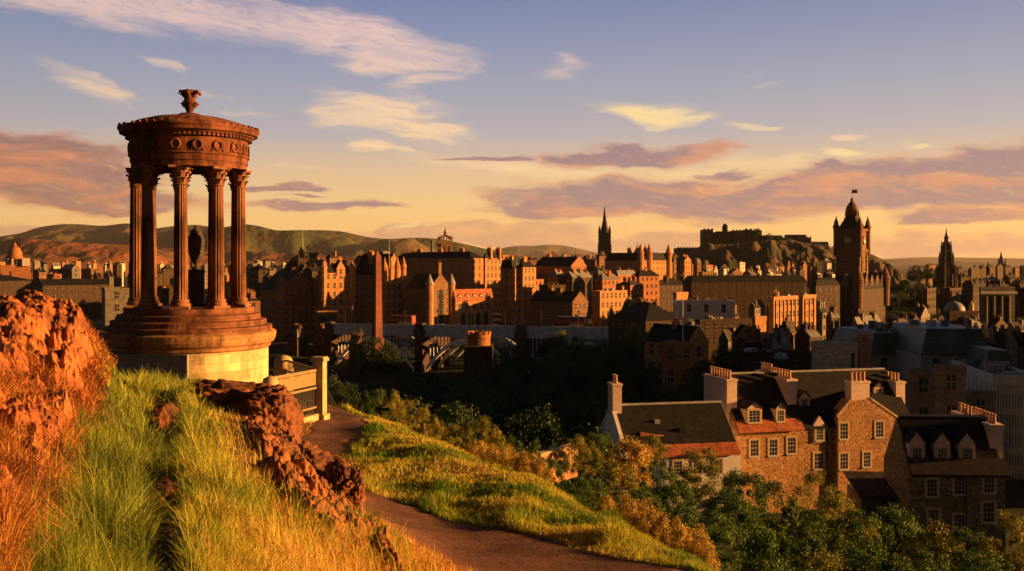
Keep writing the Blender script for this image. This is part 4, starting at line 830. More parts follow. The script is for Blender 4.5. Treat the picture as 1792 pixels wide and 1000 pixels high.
class Bld:
    """a building whose near corner is seen at column xc; its right face runs to column x1, its left face to column x0"""
    def __init__(s, name, x0, xc, x1, yt, d, a, label, cat='building', group=None, base=None, maxw=34, maxl=26, w=None, l=None):
        s.a = R(a); s.d = d; s.C = P(xc, yt, d); ca, sa = math.cos(s.a), math.sin(s.a); s.ca, s.sa = ca, sa
        u1, u0 = (x1 - CX) / F, (x0 - CX) / F
        def sol(num, den, mx): return mx if den < .02 else min(mx, max(1.0, num / den))
        s.w = w or sol(u1 * d - s.C.x, ca - u1 * sa, maxw); s.l = l or sol(s.C.x - u0 * d, sa + u0 * ca, maxl)
        if base is None:
            pts = [(s.C.x + i * ca - j * sa, d + i * sa + j * ca) for i in (0, s.w) for j in (0, s.l)]
            base = min(gz(*p) for p in pts) - .6
        s.zb = base; s.h = s.C.z - base
        if s.h < 2: s.h = 2; s.zb = s.C.z - 2
        s.root = empty(name, (s.C.x, d, s.zb), s.a); tag(s.root, label, cat, group); s.wins = 0
    def R_at(s, px, py):
        """point of the right face (y=0) seen at a photograph pixel -> local x, z"""
        u = (px - CX) / F; t = (u * s.d - s.C.x) / (s.ca - u * s.sa); dd = s.d + t * s.sa
        return t, (HY - py) / F * dd - s.zb
    def L_at(s, px, py):
        u = (px - CX) / F; t = (s.C.x - u * s.d) / (s.sa + u * s.ca); dd = s.d + t * s.ca
        return t, (HY - py) / F * dd - s.zb
    def walls(s, mat, roof='gable', rh=3.0, axis='x', rmat=None, over=.25, gapex=0.0, para=.6):
        w, l, h = s.w, s.l, s.h; m = MB(); rmat = rmat or SLATE; s.roofk, s.rh, s.axis = roof, rh, axis
        rf = MB()
        if roof == 'gable':
            if axis == 'x':      # ridge along x, gables on the ends x=0, x=w
                m.box(0, 0, 0, w, l, h).prism([(0, h), (l, h), (l / 2, h + rh)], 'x', .012, w - .012)
                rf.prism([(-over, h - .02), (l / 2, h + rh + .14), (l + over, h - .02), (l + over, h + .12), (l / 2, h + rh + .28), (-over, h + .12)], 'x', .25, w - .25)
                cp = []
                for x in (0, w - .25): cp.append(MB()); cp[-1].prism([(-over * .6, h), (l / 2, h + rh), (l + over * .6, h), (l + over * .6, h + .3), (l / 2, h + rh + .42), (-over * .6, h + .3)], 'x', x - .03, x + .26)
            else:
                m.box(0, 0, 0, w, l, h).prism([(0, h), (w, h), (w / 2, h + rh)], 'y', .012, l - .012)
                rf.prism([(-over, h - .02), (w / 2, h + rh + .14), (w + over, h - .02), (w + over, h + .12), (w / 2, h + rh + .28), (-over, h + .12)], 'y', .25, l - .25)
                cp = []
                for y in (0, l - .25): cp.append(MB()); cp[-1].prism([(-over * .6, h), (w / 2, h + rh), (w + over * .6, h), (w + over * .6, h + .3), (w / 2, h + rh + .42), (-over * .6, h + .3)], 'y', y - .03, y + .26)
            s.skew = cp
        elif roof == 'hip':
            m.box(0, 0, 0, w, l, h); o = .3; k = min(w, l) / 2; a_, b_ = (k, l / 2) if w >= l else (w / 2, k)
            A, B, C_, D_ = (-o, -o, h), (w + o, -o, h), (w + o, l + o, h), (-o, l + o, h)
            E, G = ((k, l / 2, h + rh), (w - k, l / 2, h + rh)) if w >= l else ((w / 2, k, h + rh), (w / 2, l - k, h + rh))
            if w >= l: fs = [(A, B, G, E), (B, C_, G), (C_, D_, E, G), (D_, A, E)]
            else: fs = [(A, B, E), (B, C_, G, E), (C_, D_, G), (D_, A, E, G)]
            for f in fs: rf.face(f)
            rf.face([D_, C_, B, A])
        elif roof == 'mansard':
            m.box(0, 0, 0, w, l, h); i = min(1.6, w * .12); rf.prism([(0, h)] * 0 or [(-.2, -.2), (w + .2, -.2), (w + .2, l + .2), (-.2, l + .2)], 'z', h, h + .25)
            b = len(rf.v); rf.v += [(0, 0, h + .25), (w, 0, h + .25), (w, l, h + .25), (0, l, h + .25), (i, i, h + rh), (w - i, i, h + rh), (w - i, l - i, h + rh), (i, l - i, h + rh)]
            for q in ((4, 5, 6, 7), (0, 1, 5, 4), (1, 2, 6, 5), (2, 3, 7, 6), (3, 0, 4, 7)): rf.f.append(tuple(b + k for k in q)); rf.m.append(0)
        else:                  # flat with parapet
            m.box(0, 0, 0, w, l, h - .01)
            for q in ((-.12, -.12, w + .12, .25), (-.12, l - .25, w + .12, l + .12), (-.12, .25, .25, l - .25), (w - .25, .25, w + .12, l - .25)): m.box(q[0], q[1], h - .35, q[2], q[3], h + para)
            rf.box(.25, .25, h - .2, w - .25, l - .25, h + .05)
        m.build('wall', mat, s.root); rf.build('roof', rmat, s.root)
        if roof == 'gable':
            for q in s.skew: q.build('skew', mat, s.root)
        s.mat = mat; return s
    def roofz(s, x, y):
        if s.roofk == 'gable': return s.h + s.rh * (1 - abs((y / s.l if s.axis == 'x' else x / s.w) * 2 - 1))
        return s.h + (s.rh * .6 if s.roofk in ('hip', 'mansard') else 0)
    def grid(s, face, rows, cols, w=1.1, h=1.7, style='mid', z0=1.0, top=.7, inset=.8):
        L = s.w if face == 'R' else s.l
        if cols < 1 or rows < 1 or s.wins + rows * cols > 96 or L < 3: return s
        for r in range(rows):
            z = s.h - top - h - (s.h - z0 - top - h) * (r / max(1, rows - 1) if rows > 1 else 0)
            for c in range(cols):
                t = inset + (L - 2 * inset) * ((c + .5) / cols)
                if face == 'R': add_window(s.root, t, 0, z, w, h, 0, style)
                else: add_window(s.root, 0, t, z, w, h, R(-90), style)
                s.wins += 1
        return s
    def plant(s, n, seed=1):
        r = random.Random(seed)
        for i in range(n):
            x, y, w, h = r.uniform(.15, .8) * s.w, r.uniform(.15, .75) * s.l, r.uniform(.6, 2.0), r.uniform(.5, 1.5); zr = s.h + (s.rh if s.roofk == 'mansard' else 0)
            MB().box(x, y, zr - .1, x + w, y + w * .8, zr + h).build('roof_plant', r.choice([LEAD, FLATR, WHITE]), s.root)
        return s
    def auto(s, style='mid', pitch=3.5, col=2.9, maxrows=7, faces='RL', wd=1.1, hh=1.75, maxcols=9):
        for f in faces:
            L = s.w if f == 'R' else s.l; rows = int(min(maxrows, max(1, (s.h - 1.2) // pitch))); cols = int(min(maxcols, max(1, (L - 1) // col)))
            s.grid(f, rows, cols, wd, hh, style, z0=max(.8, s.h - rows * pitch - .2))
        return s
    def win(s, face, px, py, w, h, style='near'):
        t, z = s.R_at(px, py) if face == 'R' else s.L_at(px, py)
        if face == 'R': add_window(s.root, t, 0, z - h / 2, w, h, 0, style)
        else: add_window(s.root, 0, t, z - h / 2, w, h, R(-90), style)
    def chim(s, fx, fy, wx, wy, up=1.6, pots=4, near=False, mat=None):
        x, y = fx * s.w, fy * s.l; chimney(s.root, x, y, s.h - .5, s.h + (s.rh if s.roofk != 'flat' else 0) + up, wx, wy, mat or s.mat, pots, near); return s
    def dormer(s, t, y0, z0, w, h, mat, near=True, face='R', rmat=None, ww=None, wh=None, rise=.55):
        """gabled dormer standing on the slope above the right face, its front at local y0"""
        e = empty('dormer', (0, 0, 0)); e.parent = s.root; e.location = (t, y0, z0) if face == 'R' else (y0, t, z0); e.rotation_euler = (0, 0, 0 if face == 'R' else R(-90))
        dp = 3.2
        MB().box(-w / 2, 0, 0, w / 2, dp, h).prism([(-w / 2, h), (w / 2, h), (0, h + rise)], 'y', .01, dp).build('dormer_wall', mat, e)
        o = .12; MB().prism([(-w / 2 - o, h - .06), (0, h + rise + .05), (w / 2 + o, h - .06), (w / 2 + o, h + .06), (0, h + rise + .17), (-w / 2 - o, h + .06)], 'y', -.12, dp).build('dormer_roof', rmat or SLATE, e)
        ww = ww or w * .62; wh = wh or h * .8; m, p = win_mesh(ww, wh, 'near' if near else 'mid'); link('window', m, e, (0, 0, (h - wh) * .5))
        if p: link('pane', p, e, (0, 0, (h - wh) * .5))
        return s
def B(x0, xc, x1, yt, d, a, label, wall='dark', roof='gable', rh=3.0, axis='x', rmat=None, style='mid', chims=(), auto=True, name='tenement', cat='building', group=None, base=None, **k):
    b = Bld(name, x0, xc, x1, yt, d, a, label, cat, group, base, **{q: k.pop(q) for q in ('maxw', 'maxl', 'w', 'l') if q in k})
    b.walls(WALLS[wall] if isinstance(wall, str) else wall, roof, rh, axis, rmat or (FLATR if roof == 'flat' else SLATE))
    if auto: b.auto(style, **k)
    for c in chims: b.chim(*c)
    if roof in ('flat', 'mansard') and b.w > 9: b.plant(4, int(x0))
    return b

# ---------------- the three near stone houses below the hill
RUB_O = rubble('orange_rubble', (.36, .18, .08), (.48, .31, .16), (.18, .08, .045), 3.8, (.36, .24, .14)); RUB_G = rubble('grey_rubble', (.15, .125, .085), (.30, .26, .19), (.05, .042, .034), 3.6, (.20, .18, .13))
def near_houses():
    # 1 white gabled house with the long dark roof
    b = Bld('white_gabled_house', 1046, 1093, 1296, 800, 93, 12, 'low white gabled house with long black slate roof and red tiled eaves among yellow trees', 'house', base=-25.5, l=8.6)
    w, l, h = b.w, b.l, b.h; rz = (HY - 713) / F * 97 - b.zb
    m = MB(); m.box(0, 0, 0, w, l, h).prism([(0, h), (l, h), (l / 2, rz)], 'x', .01, w - .01); m.build('wall', W_WHITE, b.root)
    def slab(f0, f1, t0, t1, x0, x1):   # strip of the front slope between fractions f0..f1
        y0, y1, z0, z1 = l / 2 * f0, l / 2 * f1, h + (rz - h) * f0, h + (rz - h) * f1
        return MB().prism([(y0, z0 + t0), (y1, z1 + t0), (y1, z1 + t1), (y0, z0 + t1)], 'x', x0, x1)
    slab(.16, 1.0, .02, .16, .3, w - .1).prism([(l / 2, rz + .02), (l + .2, h), (l + .2, h + .14), (l / 2, rz + .16)], 'x', .3, w - .1).build('roof', SLATE, b.root)
    slab(-.06, .16, .02, .22, .3, w - .1).build('tiled_eaves', PANTILE, b.root)
    MB().prism([(l / 2 - .12, rz + .1), (l / 2 + .12, rz + .1), (l / 2, rz + .3)], 'x', .2, w).build('ridge_flashing', LEAD, b.root)
    MB().prism([(-.3, h - .1), (l / 2, rz), (l + .3, h - .1), (l + .3, h + .2), (l / 2, rz + .35), (-.3, h + .2)], 'x', -.05, .3).build('skews', W_WHITE, b.root)
    chimney(b.root, .45, l / 2, rz - .6, rz + 2.3, .9, 1.5, W_CREAM, 2, True, 1.1)
    add_window(b.root, 0, l * .72, h - .2, .5, .8, R(-90), 'near'); add_window(b.root, 0, l * .28, h - .9, .6, .9, R(-90), 'near')
    e = empty('dormer', (3.2, 1.5, h + .4)); e.parent = b.root
    MB().prism([(-1.4, 0), (1.4, 0), (1.2, 1.2), (-1.1, 1.5)], 'y', 0, 2.5).build('dormer_wall', PANTILE, e); m_, p_ = win_mesh(.6, .8, 'near'); link('window', m_, e, (.6, 0, .2)); link('pane', p_, e, (.6, 0, .2))
    for t in (.45, .62, .8): add_window(b.root, w * t, 0, h - 1.9, .8, 1.3, 0, 'near')
    MB().box(-.25, -.05, 0, .25, .3, .9).build('roof_vent', LEAD, b.root, (w * .36, l * .3, h + (rz - h) * .5)); MB().box(-.3, -.04, 0, .3, .25, .5).build('skylight', GLASS, b.root, (w * .55, l * .2, h + (rz - h) * .42))

    # 2 the orange rubble house
    A_ = 15
    b = Bld('orange_stone_house', 1284, 1290, 1602, 757, 99, A_, 'sunlit orange rubble stone house with tall central gable and white sash windows', 'house', base=-27.5, l=9.5)
    w, l, h = b.w, b.l, b.h; rz = h + 5.0
    X = lambda px, py=757: b.R_at(px, py)[0]; Z = lambda px, py: b.R_at(px, py)[1]
    m = MB(); m.box(0, 0, 0, w, l, h).prism([(0, h), (l, h), (l / 2, rz)], 'x', .01, w - .01); m.build('wall', RUB_O, b.root)
    MB().prism([(-.25, h), (l / 2, rz + .05), (l + .25, h), (l + .25, h + .14), (l / 2, rz + .19), (-.25, h + .14)], 'x', .2, w - .2).build('roof', SLATE, b.root)
    y1, z1 = 1.35, h + 1.35 * (rz - h) / (l / 2)
    MB().prism([(-.4, h - .05), (y1, z1 + .12), (y1, z1 + .24), (-.4, h + .12)], 'x', .1, X(1405)).build('tiled_eaves', PANTILE, b.root)
    MB().prism([(l / 2 - .12, rz + .13), (l / 2 + .12, rz + .13), (l / 2, rz + .32)], 'x', .3, w - .3).build('ridge_flashing', LEAD, b.root)
    # the gable: a shallow wing standing forward, with its own roof
    g0, g1 = X(1462), X(1568); ge, ga = Z(1462, 729), Z(1501, 699)
    gy = -.45
    m = MB(); m.prism([(g0, 0), (g1, 0), (g1, ge - .5), (X(1502) + 1.15, ga), (X(1502) - 1.15, ga), (g0, ge)], 'y', gy, 1.2)
    gw = m.build('gable_wing', RUB_O, b.root)
    cx_ = X(1502)
    MB().prism([(g0 - .2, ge - .1), (cx_, ga + .35), (g1 + .2, ge - .6), (g1 + .2, ge - .45), (cx_, ga + .5), (g0 - .2, ge + .05)], 'y', gy + .25, l / 2).build('gable_roof', SLATE, gw)
    sk = MB()
    sk.prism([(g0 - .1, ge - .05), (cx_ - 1.15, ga - .05), (cx_ - 1.15, ga + .2), (g0 - .1, ge + .2)], 'y', gy - .05, gy + .35).prism([(cx_ + 1.15, ga - .05), (g1 + .1, ge - .55), (g1 + .1, ge - .3), (cx_ + 1.15, ga + .2)], 'y', gy - .05, gy + .35)
    sk.build('skews', W_MARGIN, gw)
    chimney(b.root, X(1502), gy + .62, ga - .1, Z(1501, 667), 2.1, 1.1, W_CREAM, 4, True, 1.25)
    for px, py, ww, hh, yy in ((1472, 753, .95, 1.65, gy), (1534, 750, .95, 1.65, gy), (1472, 806, .95, 1.6, gy), (1512, 803, .8, 1.5, gy)):
        t, z = b.R_at(px, py); add_window(b.root, t, yy, z - hh / 2, ww, hh, 0, 'near')
    for px, py, ww, hh in ((1320, 784, .95, 1.65), (1353, 783, .95, 1.65), (1385, 780, .95, 1.6), (1433, 807, 1.1, 1.6), (1560, 800, 1.0, 1.75)): b.win('R', px, py, ww, hh)
    # wallhead dormers at the eaves: stone front carried up from the wall
    for px, top, bot, wd, mat_ in ((1433, 728, 775, 1.35, W_CREAM), (1568, 728, 772, 1.6, W_MARGIN)):
        t = X(px); z0 = Z(px, bot); hh = Z(px, top) - z0; e = empty('wallhead_dormer', (t, -.12, z0)); e.parent = b.root
        MB().prism([(-wd / 2, 0), (wd / 2, 0), (wd / 2, hh * .66), (0, hh), (-wd / 2, hh * .66)], 'y', 0, 2.2).build('dormer_wall', mat_, e)
        MB().prism([(-wd / 2 - .1, hh * .64), (0, hh), (wd / 2 + .1, hh * .64), (wd / 2 + .1, hh * .68), (0, hh + .12), (-wd / 2 - .1, hh * .68)], 'y', .25, 2.6).build('dormer_roof', SLATE, e)
        m_, p_ = win_mesh(.85, hh * .46, 'near'); link('window', m_, e, (0, 0, hh * .1)); link('pane', p_, e, (0, 0, hh * .1))
    # roof dormers higher up
    for px, bot, wd, hh in ((1320, 742, 1.7, 1.5), (1366, 740, .95, 1.4), (1409, 716, 1.1, 1.15), (1540, 700, 1.2, 1.2)):
        u = (px - CX) / F; y0 = max(.3, ((HY - bot) / F * 101.5 - b.zb - h) * (l / 2) / (rz - h) * 1.0 - .15); t = X(px, 757); dd = b.d + t * b.sa + y0 * b.ca; z0 = (HY - bot) / F * dd - b.zb
        t = ((px - CX) / F * dd - b.C.x + y0 * b.sa) / b.ca
        b.dormer(t, y0, z0, wd, hh, W_WHITE if px != 1320 else W_CREAM, True, ww=wd * .7, wh=hh * .82, rise=.55)
    # the big wide chimney walls
    def gable_chim(px0, pxr, ptop, y0, y1, pots, mat=W_CREAM, rt=None):
        t = X(px0); dd = b.d + t * b.sa; zt_ = (HY - ptop) / F * dd - b.zb
        return t, zt_
    def bigchim(pxf, py_top, wx, yc, wy, pots, two=True):
        """px of the right face's centre"""
        u = (pxf - CX) / F; y0 = yc - wy / 2; t = (u * (b.d + y0 * b.ca) - (b.C.x - y0 * b.sa)) / (b.ca - u * b.sa)
        dd = b.d + t * b.sa + y0 * b.ca; zt_ = (HY - py_top) / F * dd - b.zb
        chimney(b.root, t, yc, h - 1, zt_, wx, wy, W_CREAM, pots, True, 1.15)
    bigchim(1281, 664, 1.1, 4.3, 5.2, 8); bigchim(1386, 664, 1.1, 3.9, 4.2, 7); bigchim(1352, 652, 1.1, 7.0, 2.6, 5); bigchim(1576, 668, 1.1, 4.6, 5.0, 8)
    MB().tube([(cx_ - 3.4, 1.0, h + 1.2), (cx_ - 2.6, 3.8, h + 4.1)], .06, 6).build('roof_ladder', LEAD, b.root)
    for px in (1447, 1572): t = X(px); MB().tube([(t, -.1, 0), (t, -.1, h)], .06, 6).build('downpipe', IRON, b.root)
    # right hand end: cream-fronted wallhead dormer at the junction
    t = X(1594); z0 = Z(1594, 806); e = empty('wallhead_dormer', (t, -.2, z0)); e.parent = b.root
    MB().prism([(-.75, 0), (.75, 0), (.75, 1.6), (-.1, 2.6), (-.75, 2.4)], 'y', 0, 2.0).build('dormer_wall', W_CREAM, e); m_, p_ = win_mesh(.7, .9, 'near'); link('window', m_, e, (.05, 0, .2)); link('pane', p_, e, (.05, 0, .2))

    # lean-to with the brown roof between the two houses
    s = Bld('low_stone_outbuilding', 1490, 1508, 1584, 868, 91, -4, 'low dark outbuilding with a brown sloping roof in front of the orange stone house', 'outbuilding', base=-29, l=5)
    w2, l2, h2 = s.w, s.l, s.h
    MB().box(0, .2, 0, w2, l2, h2).build('wall', RUB_G, s.root)
    MB().prism([(-.5, h2 - .1), (l2 + .2, h2 + .95), (l2 + .2, h2 + 1.15), (-.5, h2 + .1)], 'x', -.3, w2 + .3).build('roof', SLATE2, s.root)
    MB().box(1.5, .05, 1, 3.2, .25, h2 - .3).build('pane', GLASS, s.root)
    for i in range(5): MB().box(1.4 + i * .9, -.4, 0, 1.5 + i * .9, -.3, h2 - .1).build('post', IRON, s.root)

    # 3 the grey rubble house at the right
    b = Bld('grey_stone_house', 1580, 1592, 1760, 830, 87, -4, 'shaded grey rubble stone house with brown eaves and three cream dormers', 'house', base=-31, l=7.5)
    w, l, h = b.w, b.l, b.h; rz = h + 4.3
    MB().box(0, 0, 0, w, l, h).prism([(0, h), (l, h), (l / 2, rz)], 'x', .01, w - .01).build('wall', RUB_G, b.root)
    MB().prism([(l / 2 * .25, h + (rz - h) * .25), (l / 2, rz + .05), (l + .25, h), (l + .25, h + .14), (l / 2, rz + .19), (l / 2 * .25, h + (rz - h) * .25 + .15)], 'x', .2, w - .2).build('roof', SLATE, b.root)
    MB().prism([(-.5, h - .15), (l / 2 * .25, h + (rz - h) * .25), (l / 2 * .25, h + (rz - h) * .25 + .24), (-.5, h + .1)], 'x', .05, w + .3).build('eaves_slates', SLATE2, b.root)
    MB().prism([(l / 2 - .12, rz + .13), (l / 2 + .12, rz + .13), (l / 2, rz + .32)], 'x', .3, w - .3).build('ridge_flashing', LEAD, b.root)
    for px, bot in ((1611, 808), (1656, 808), (1700, 808)):
        t, _ = b.R_at(px, 830); z0 = (HY - bot) / F * (b.d + 1.0) - b.zb
        b.dormer(t * .995, .9, z0 - .1, 1.35, 1.75, W_CREAM, True, ww=.75, wh=.95, rise=.95)
    for px, py, ww, hh in ((1631, 854, .95, 1.5), (1679, 850, .95, 1.5), (1731, 847, .95, 1.55), (1679, 915, .95, 1.4), (1730, 897, 1.0, 1.7), (1634, 905, .9, 1.3)): b.win('R', px, py, ww, hh)
    t, _ = b.R_at(1690, 850); MB().tube([(t, -.12, 0), (t, -.12, h)], .07, 6).build('downpipe', IRON, b.root)
    def bigc(px, top, yc, wx, wy, pots):
        dd = b.d + yc - wy / 2; t = ((px - CX) / F * dd - b.C.x) / b.ca; z = (HY - top) / F * dd - b.zb; chimney(b.root, t, yc, h, z, wx, wy, W_CREAM, pots, True, 1.15)
    bigc(1737, 742, 4.4, 1.1, 5.6, 8); bigc(1692, 728, 6.2, 1.1, 3.6, 4)
    # garden wall in front of the white house
    c0, c1 = P(945, 795, 70), P(1040, 790, 76)
    gw_ = empty('garden_wall', (c0.x, c0.y, c0.z - 2.4), math.atan2(c1.y - c0.y, c1.x - c0.x)); tag(gw_, 'low reddish garden wall with a pale coping left of the white gabled house', 'wall')
    MB().box(0, 0, 0, 5, .4, 2.3).build('wall', RUB_O, gw_); MB().box(-.05, -.08, 2.3, 5.05, .48, 2.42).build('coping', W_MARGIN, gw_)
near_houses()
# ------------------------------------------------------------------ the city
ORD = 'first second third fourth fifth sixth seventh eighth ninth tenth eleventh twelfth thirteenth fourteenth fifteenth sixteenth seventeenth eighteenth nineteenth twentieth'.split()
ORD += ['twenty-' + o for o in ORD[:9]] + ['thirtieth'] + ['thirty-' + o for o in ORD[:9]] + ['fortieth'] + ['forty-' + o for o in ORD[:9]]
def pole(px, y0, y1, d, label, r=.1, flag=None, mat=None):
    p = P(px, y1, d); h = (y1 - y0) / F * d; o = empty('flagpole', tuple(p)); tag(o, label, 'flagpole')
    MB().tube([(0, 0, 0), (0, 0, h)], r, 8, r * .5).lathe([(.02, h), (r * 1.6, h + r), (.02, h + 2.2 * r)], 8).build('pole', mat or STEELW, o)
    if flag:
        m = MB(); n = 8
        for i in range(n):
            x0, x1 = flag[0] * i / n, flag[0] * (i + 1) / n; f = lambda x: .25 * math.sin(x * 2.2)
            m.face([(x0, f(x0), h - flag[1]), (x1, f(x1), h - flag[1] - .1), (x1, f(x1), h - .1), (x0, f(x0), h)])
        m.build('flag', flag[2], o)
def landmark_spire_hub():
    d = 990; p = P(1058, 470, d); k = d / F; o = empty('church_spire', tuple(p)); tag(o, 'tall thin black church spire standing alone above the Old Town ridge', 'church')
    zz = lambda y: (470 - y) * k; S = plain('black_spire_stone', (.045, .032, .028), .9, .3, .3)
    MB().box(-11 * k, -11 * k, zz(500), 11 * k, 11 * k, zz(428)).box(-9.8 * k, -9.8 * k, zz(428), 9.8 * k, 9.8 * k, zz(408)).build('tower', S, o)
    MB().lathe([(8.2 * k, zz(409)), (6.5 * k, zz(401)), (3.2 * k, zz(385)), (.9 * k, zz(366)), (.2 * k, zz(361))], 8, rot=R(22.5)).build('spire', S, o)
    for sx in (-1, 1):
        for sy in (-1, 1): MB().lathe([(1.5 * k, zz(428)), (1.5 * k, zz(408)), (1.8 * k, zz(407)), (.1 * k, zz(394))], 6, sx * 8.8 * k, sy * 8.8 * k).build('pinnacle', S, o)
    for s in (-3.6, 3.6): MB().box(s * k - 1.2 * k, -10.2 * k, zz(425), s * k + 1.2 * k, -9.7 * k, zz(412)).build('belfry_opening', GLASS, o)
def landmark_crown():
    d = 780; p = P(779, 470, d); k = d / F; o = empty('cathedral_tower', tuple(p), R(20)); tag(o, 'square church tower topped by an open stone crown of arches', 'church')
    zz = lambda y: (470 - y) * k; S = W_BROWN; w = 10.5 * k
    MB().box(-w, -w, zz(500), w, w, zz(428)).box(-w - .5 * k, -w - .5 * k, zz(429), w + .5 * k, w + .5 * k, zz(427)).build('tower', S, o)
    for i in range(8):
        a = R(45 * i); rr = w * (1.38 if i % 2 else 1.0) * .96; ca, sa = math.cos(a), math.sin(a)
        MB().tube([(rr * ca, rr * sa, zz(428)), (rr * ca, rr * sa, zz(420)), (rr * .8 * ca, rr * .8 * sa, zz(416)), (rr * .35 * ca, rr * .35 * sa, zz(413)), (0, 0, zz(411))], .95 * k, 6).build('crown_arch', S, o)
        MB().lathe([(1.0 * k, zz(424)), (.95 * k, zz(419)), (1.3 * k, zz(418)), (.1 * k, zz(412))], 6, rr * ca, rr * sa).build('pinnacle', S, o)
    MB().lathe([(2.4 * k, zz(414)), (2.6 * k, zz(409)), (2.8 * k, zz(408)), (1.0 * k, zz(403)), (.3 * k, zz(398))], 8).build('lantern', S, o)
    for s in (-4, 4): MB().box(s * k - 1.6 * k, -w - .1, zz(445), s * k + 1.6 * k, -w + .3, zz(432)).build('belfry_opening', GLASS, o)
    for s in (-4, 4): MB().box(w - .3, s * k - 1.6 * k, zz(445), w + .1, s * k + 1.6 * k, zz(432)).build('belfry_opening', GLASS, o)
def landmark_gothic():
    d = 690; p = P(1656, 540, d); k = d / F; o = empty('gothic_monument', tuple(p), R(12)); tag(o, 'black stepped gothic monument with a needle spire right of the clock tower', 'monument')
    zz = lambda y: (540 - y) * k; S = plain('black_gothic_stone', (.035, .026, .022), .95, .3, .4)
    def stage(w, y0, y1, name='stage'): MB().box(-w * k, -w * k, zz(y0), w * k, w * k, zz(y1)).box(-w * k - .4, -w * k - .4, zz(y1) - .6, w * k + .4, w * k + .4, zz(y1)).build(name, S, o)
    stage(8, 560, 500); stage(7.2, 500, 462); stage(6.0, 462, 438); stage(4.6, 438, 424); 
    MB().lathe([(3.8 * k, zz(424)), (3.4 * k, zz(418)), (4.2 * k, zz(417)), (2.4 * k, zz(413)), (1.3 * k, zz(408)), (.3 * k, zz(399))], 8).build('spire', S, o)
    for sx in (-1, 1):
        for sy in (-1, 1):
            for (r0, y0, y1, w) in ((10.4, 560, 470, 2.3), (7.6, 480, 448, 1.5), (5.6, 448, 430, 1.0)):
                MB().box(sx * r0 * k - w * k, sy * r0 * k - w * k, zz(y0), sx * r0 * k + w * k, sy * r0 * k + w * k, zz(y1)).lathe([(w * 1.1 * k, zz(y1)), (.1, zz(y1 - 9))], 4, sx * r0 * k, sy * r0 * k, R(45)).build('buttress', S, o)
    for sy in (-1, 1):
        for w, y in ((5.5, 505), (4.6, 468)):
            MB().box(-w * k * .5, sy * (w + 2.6) * k - .3, zz(y + 18), w * k * .5, sy * (w + 2.6) * k + .3, zz(y)).build('arch_opening', GLASS, o)
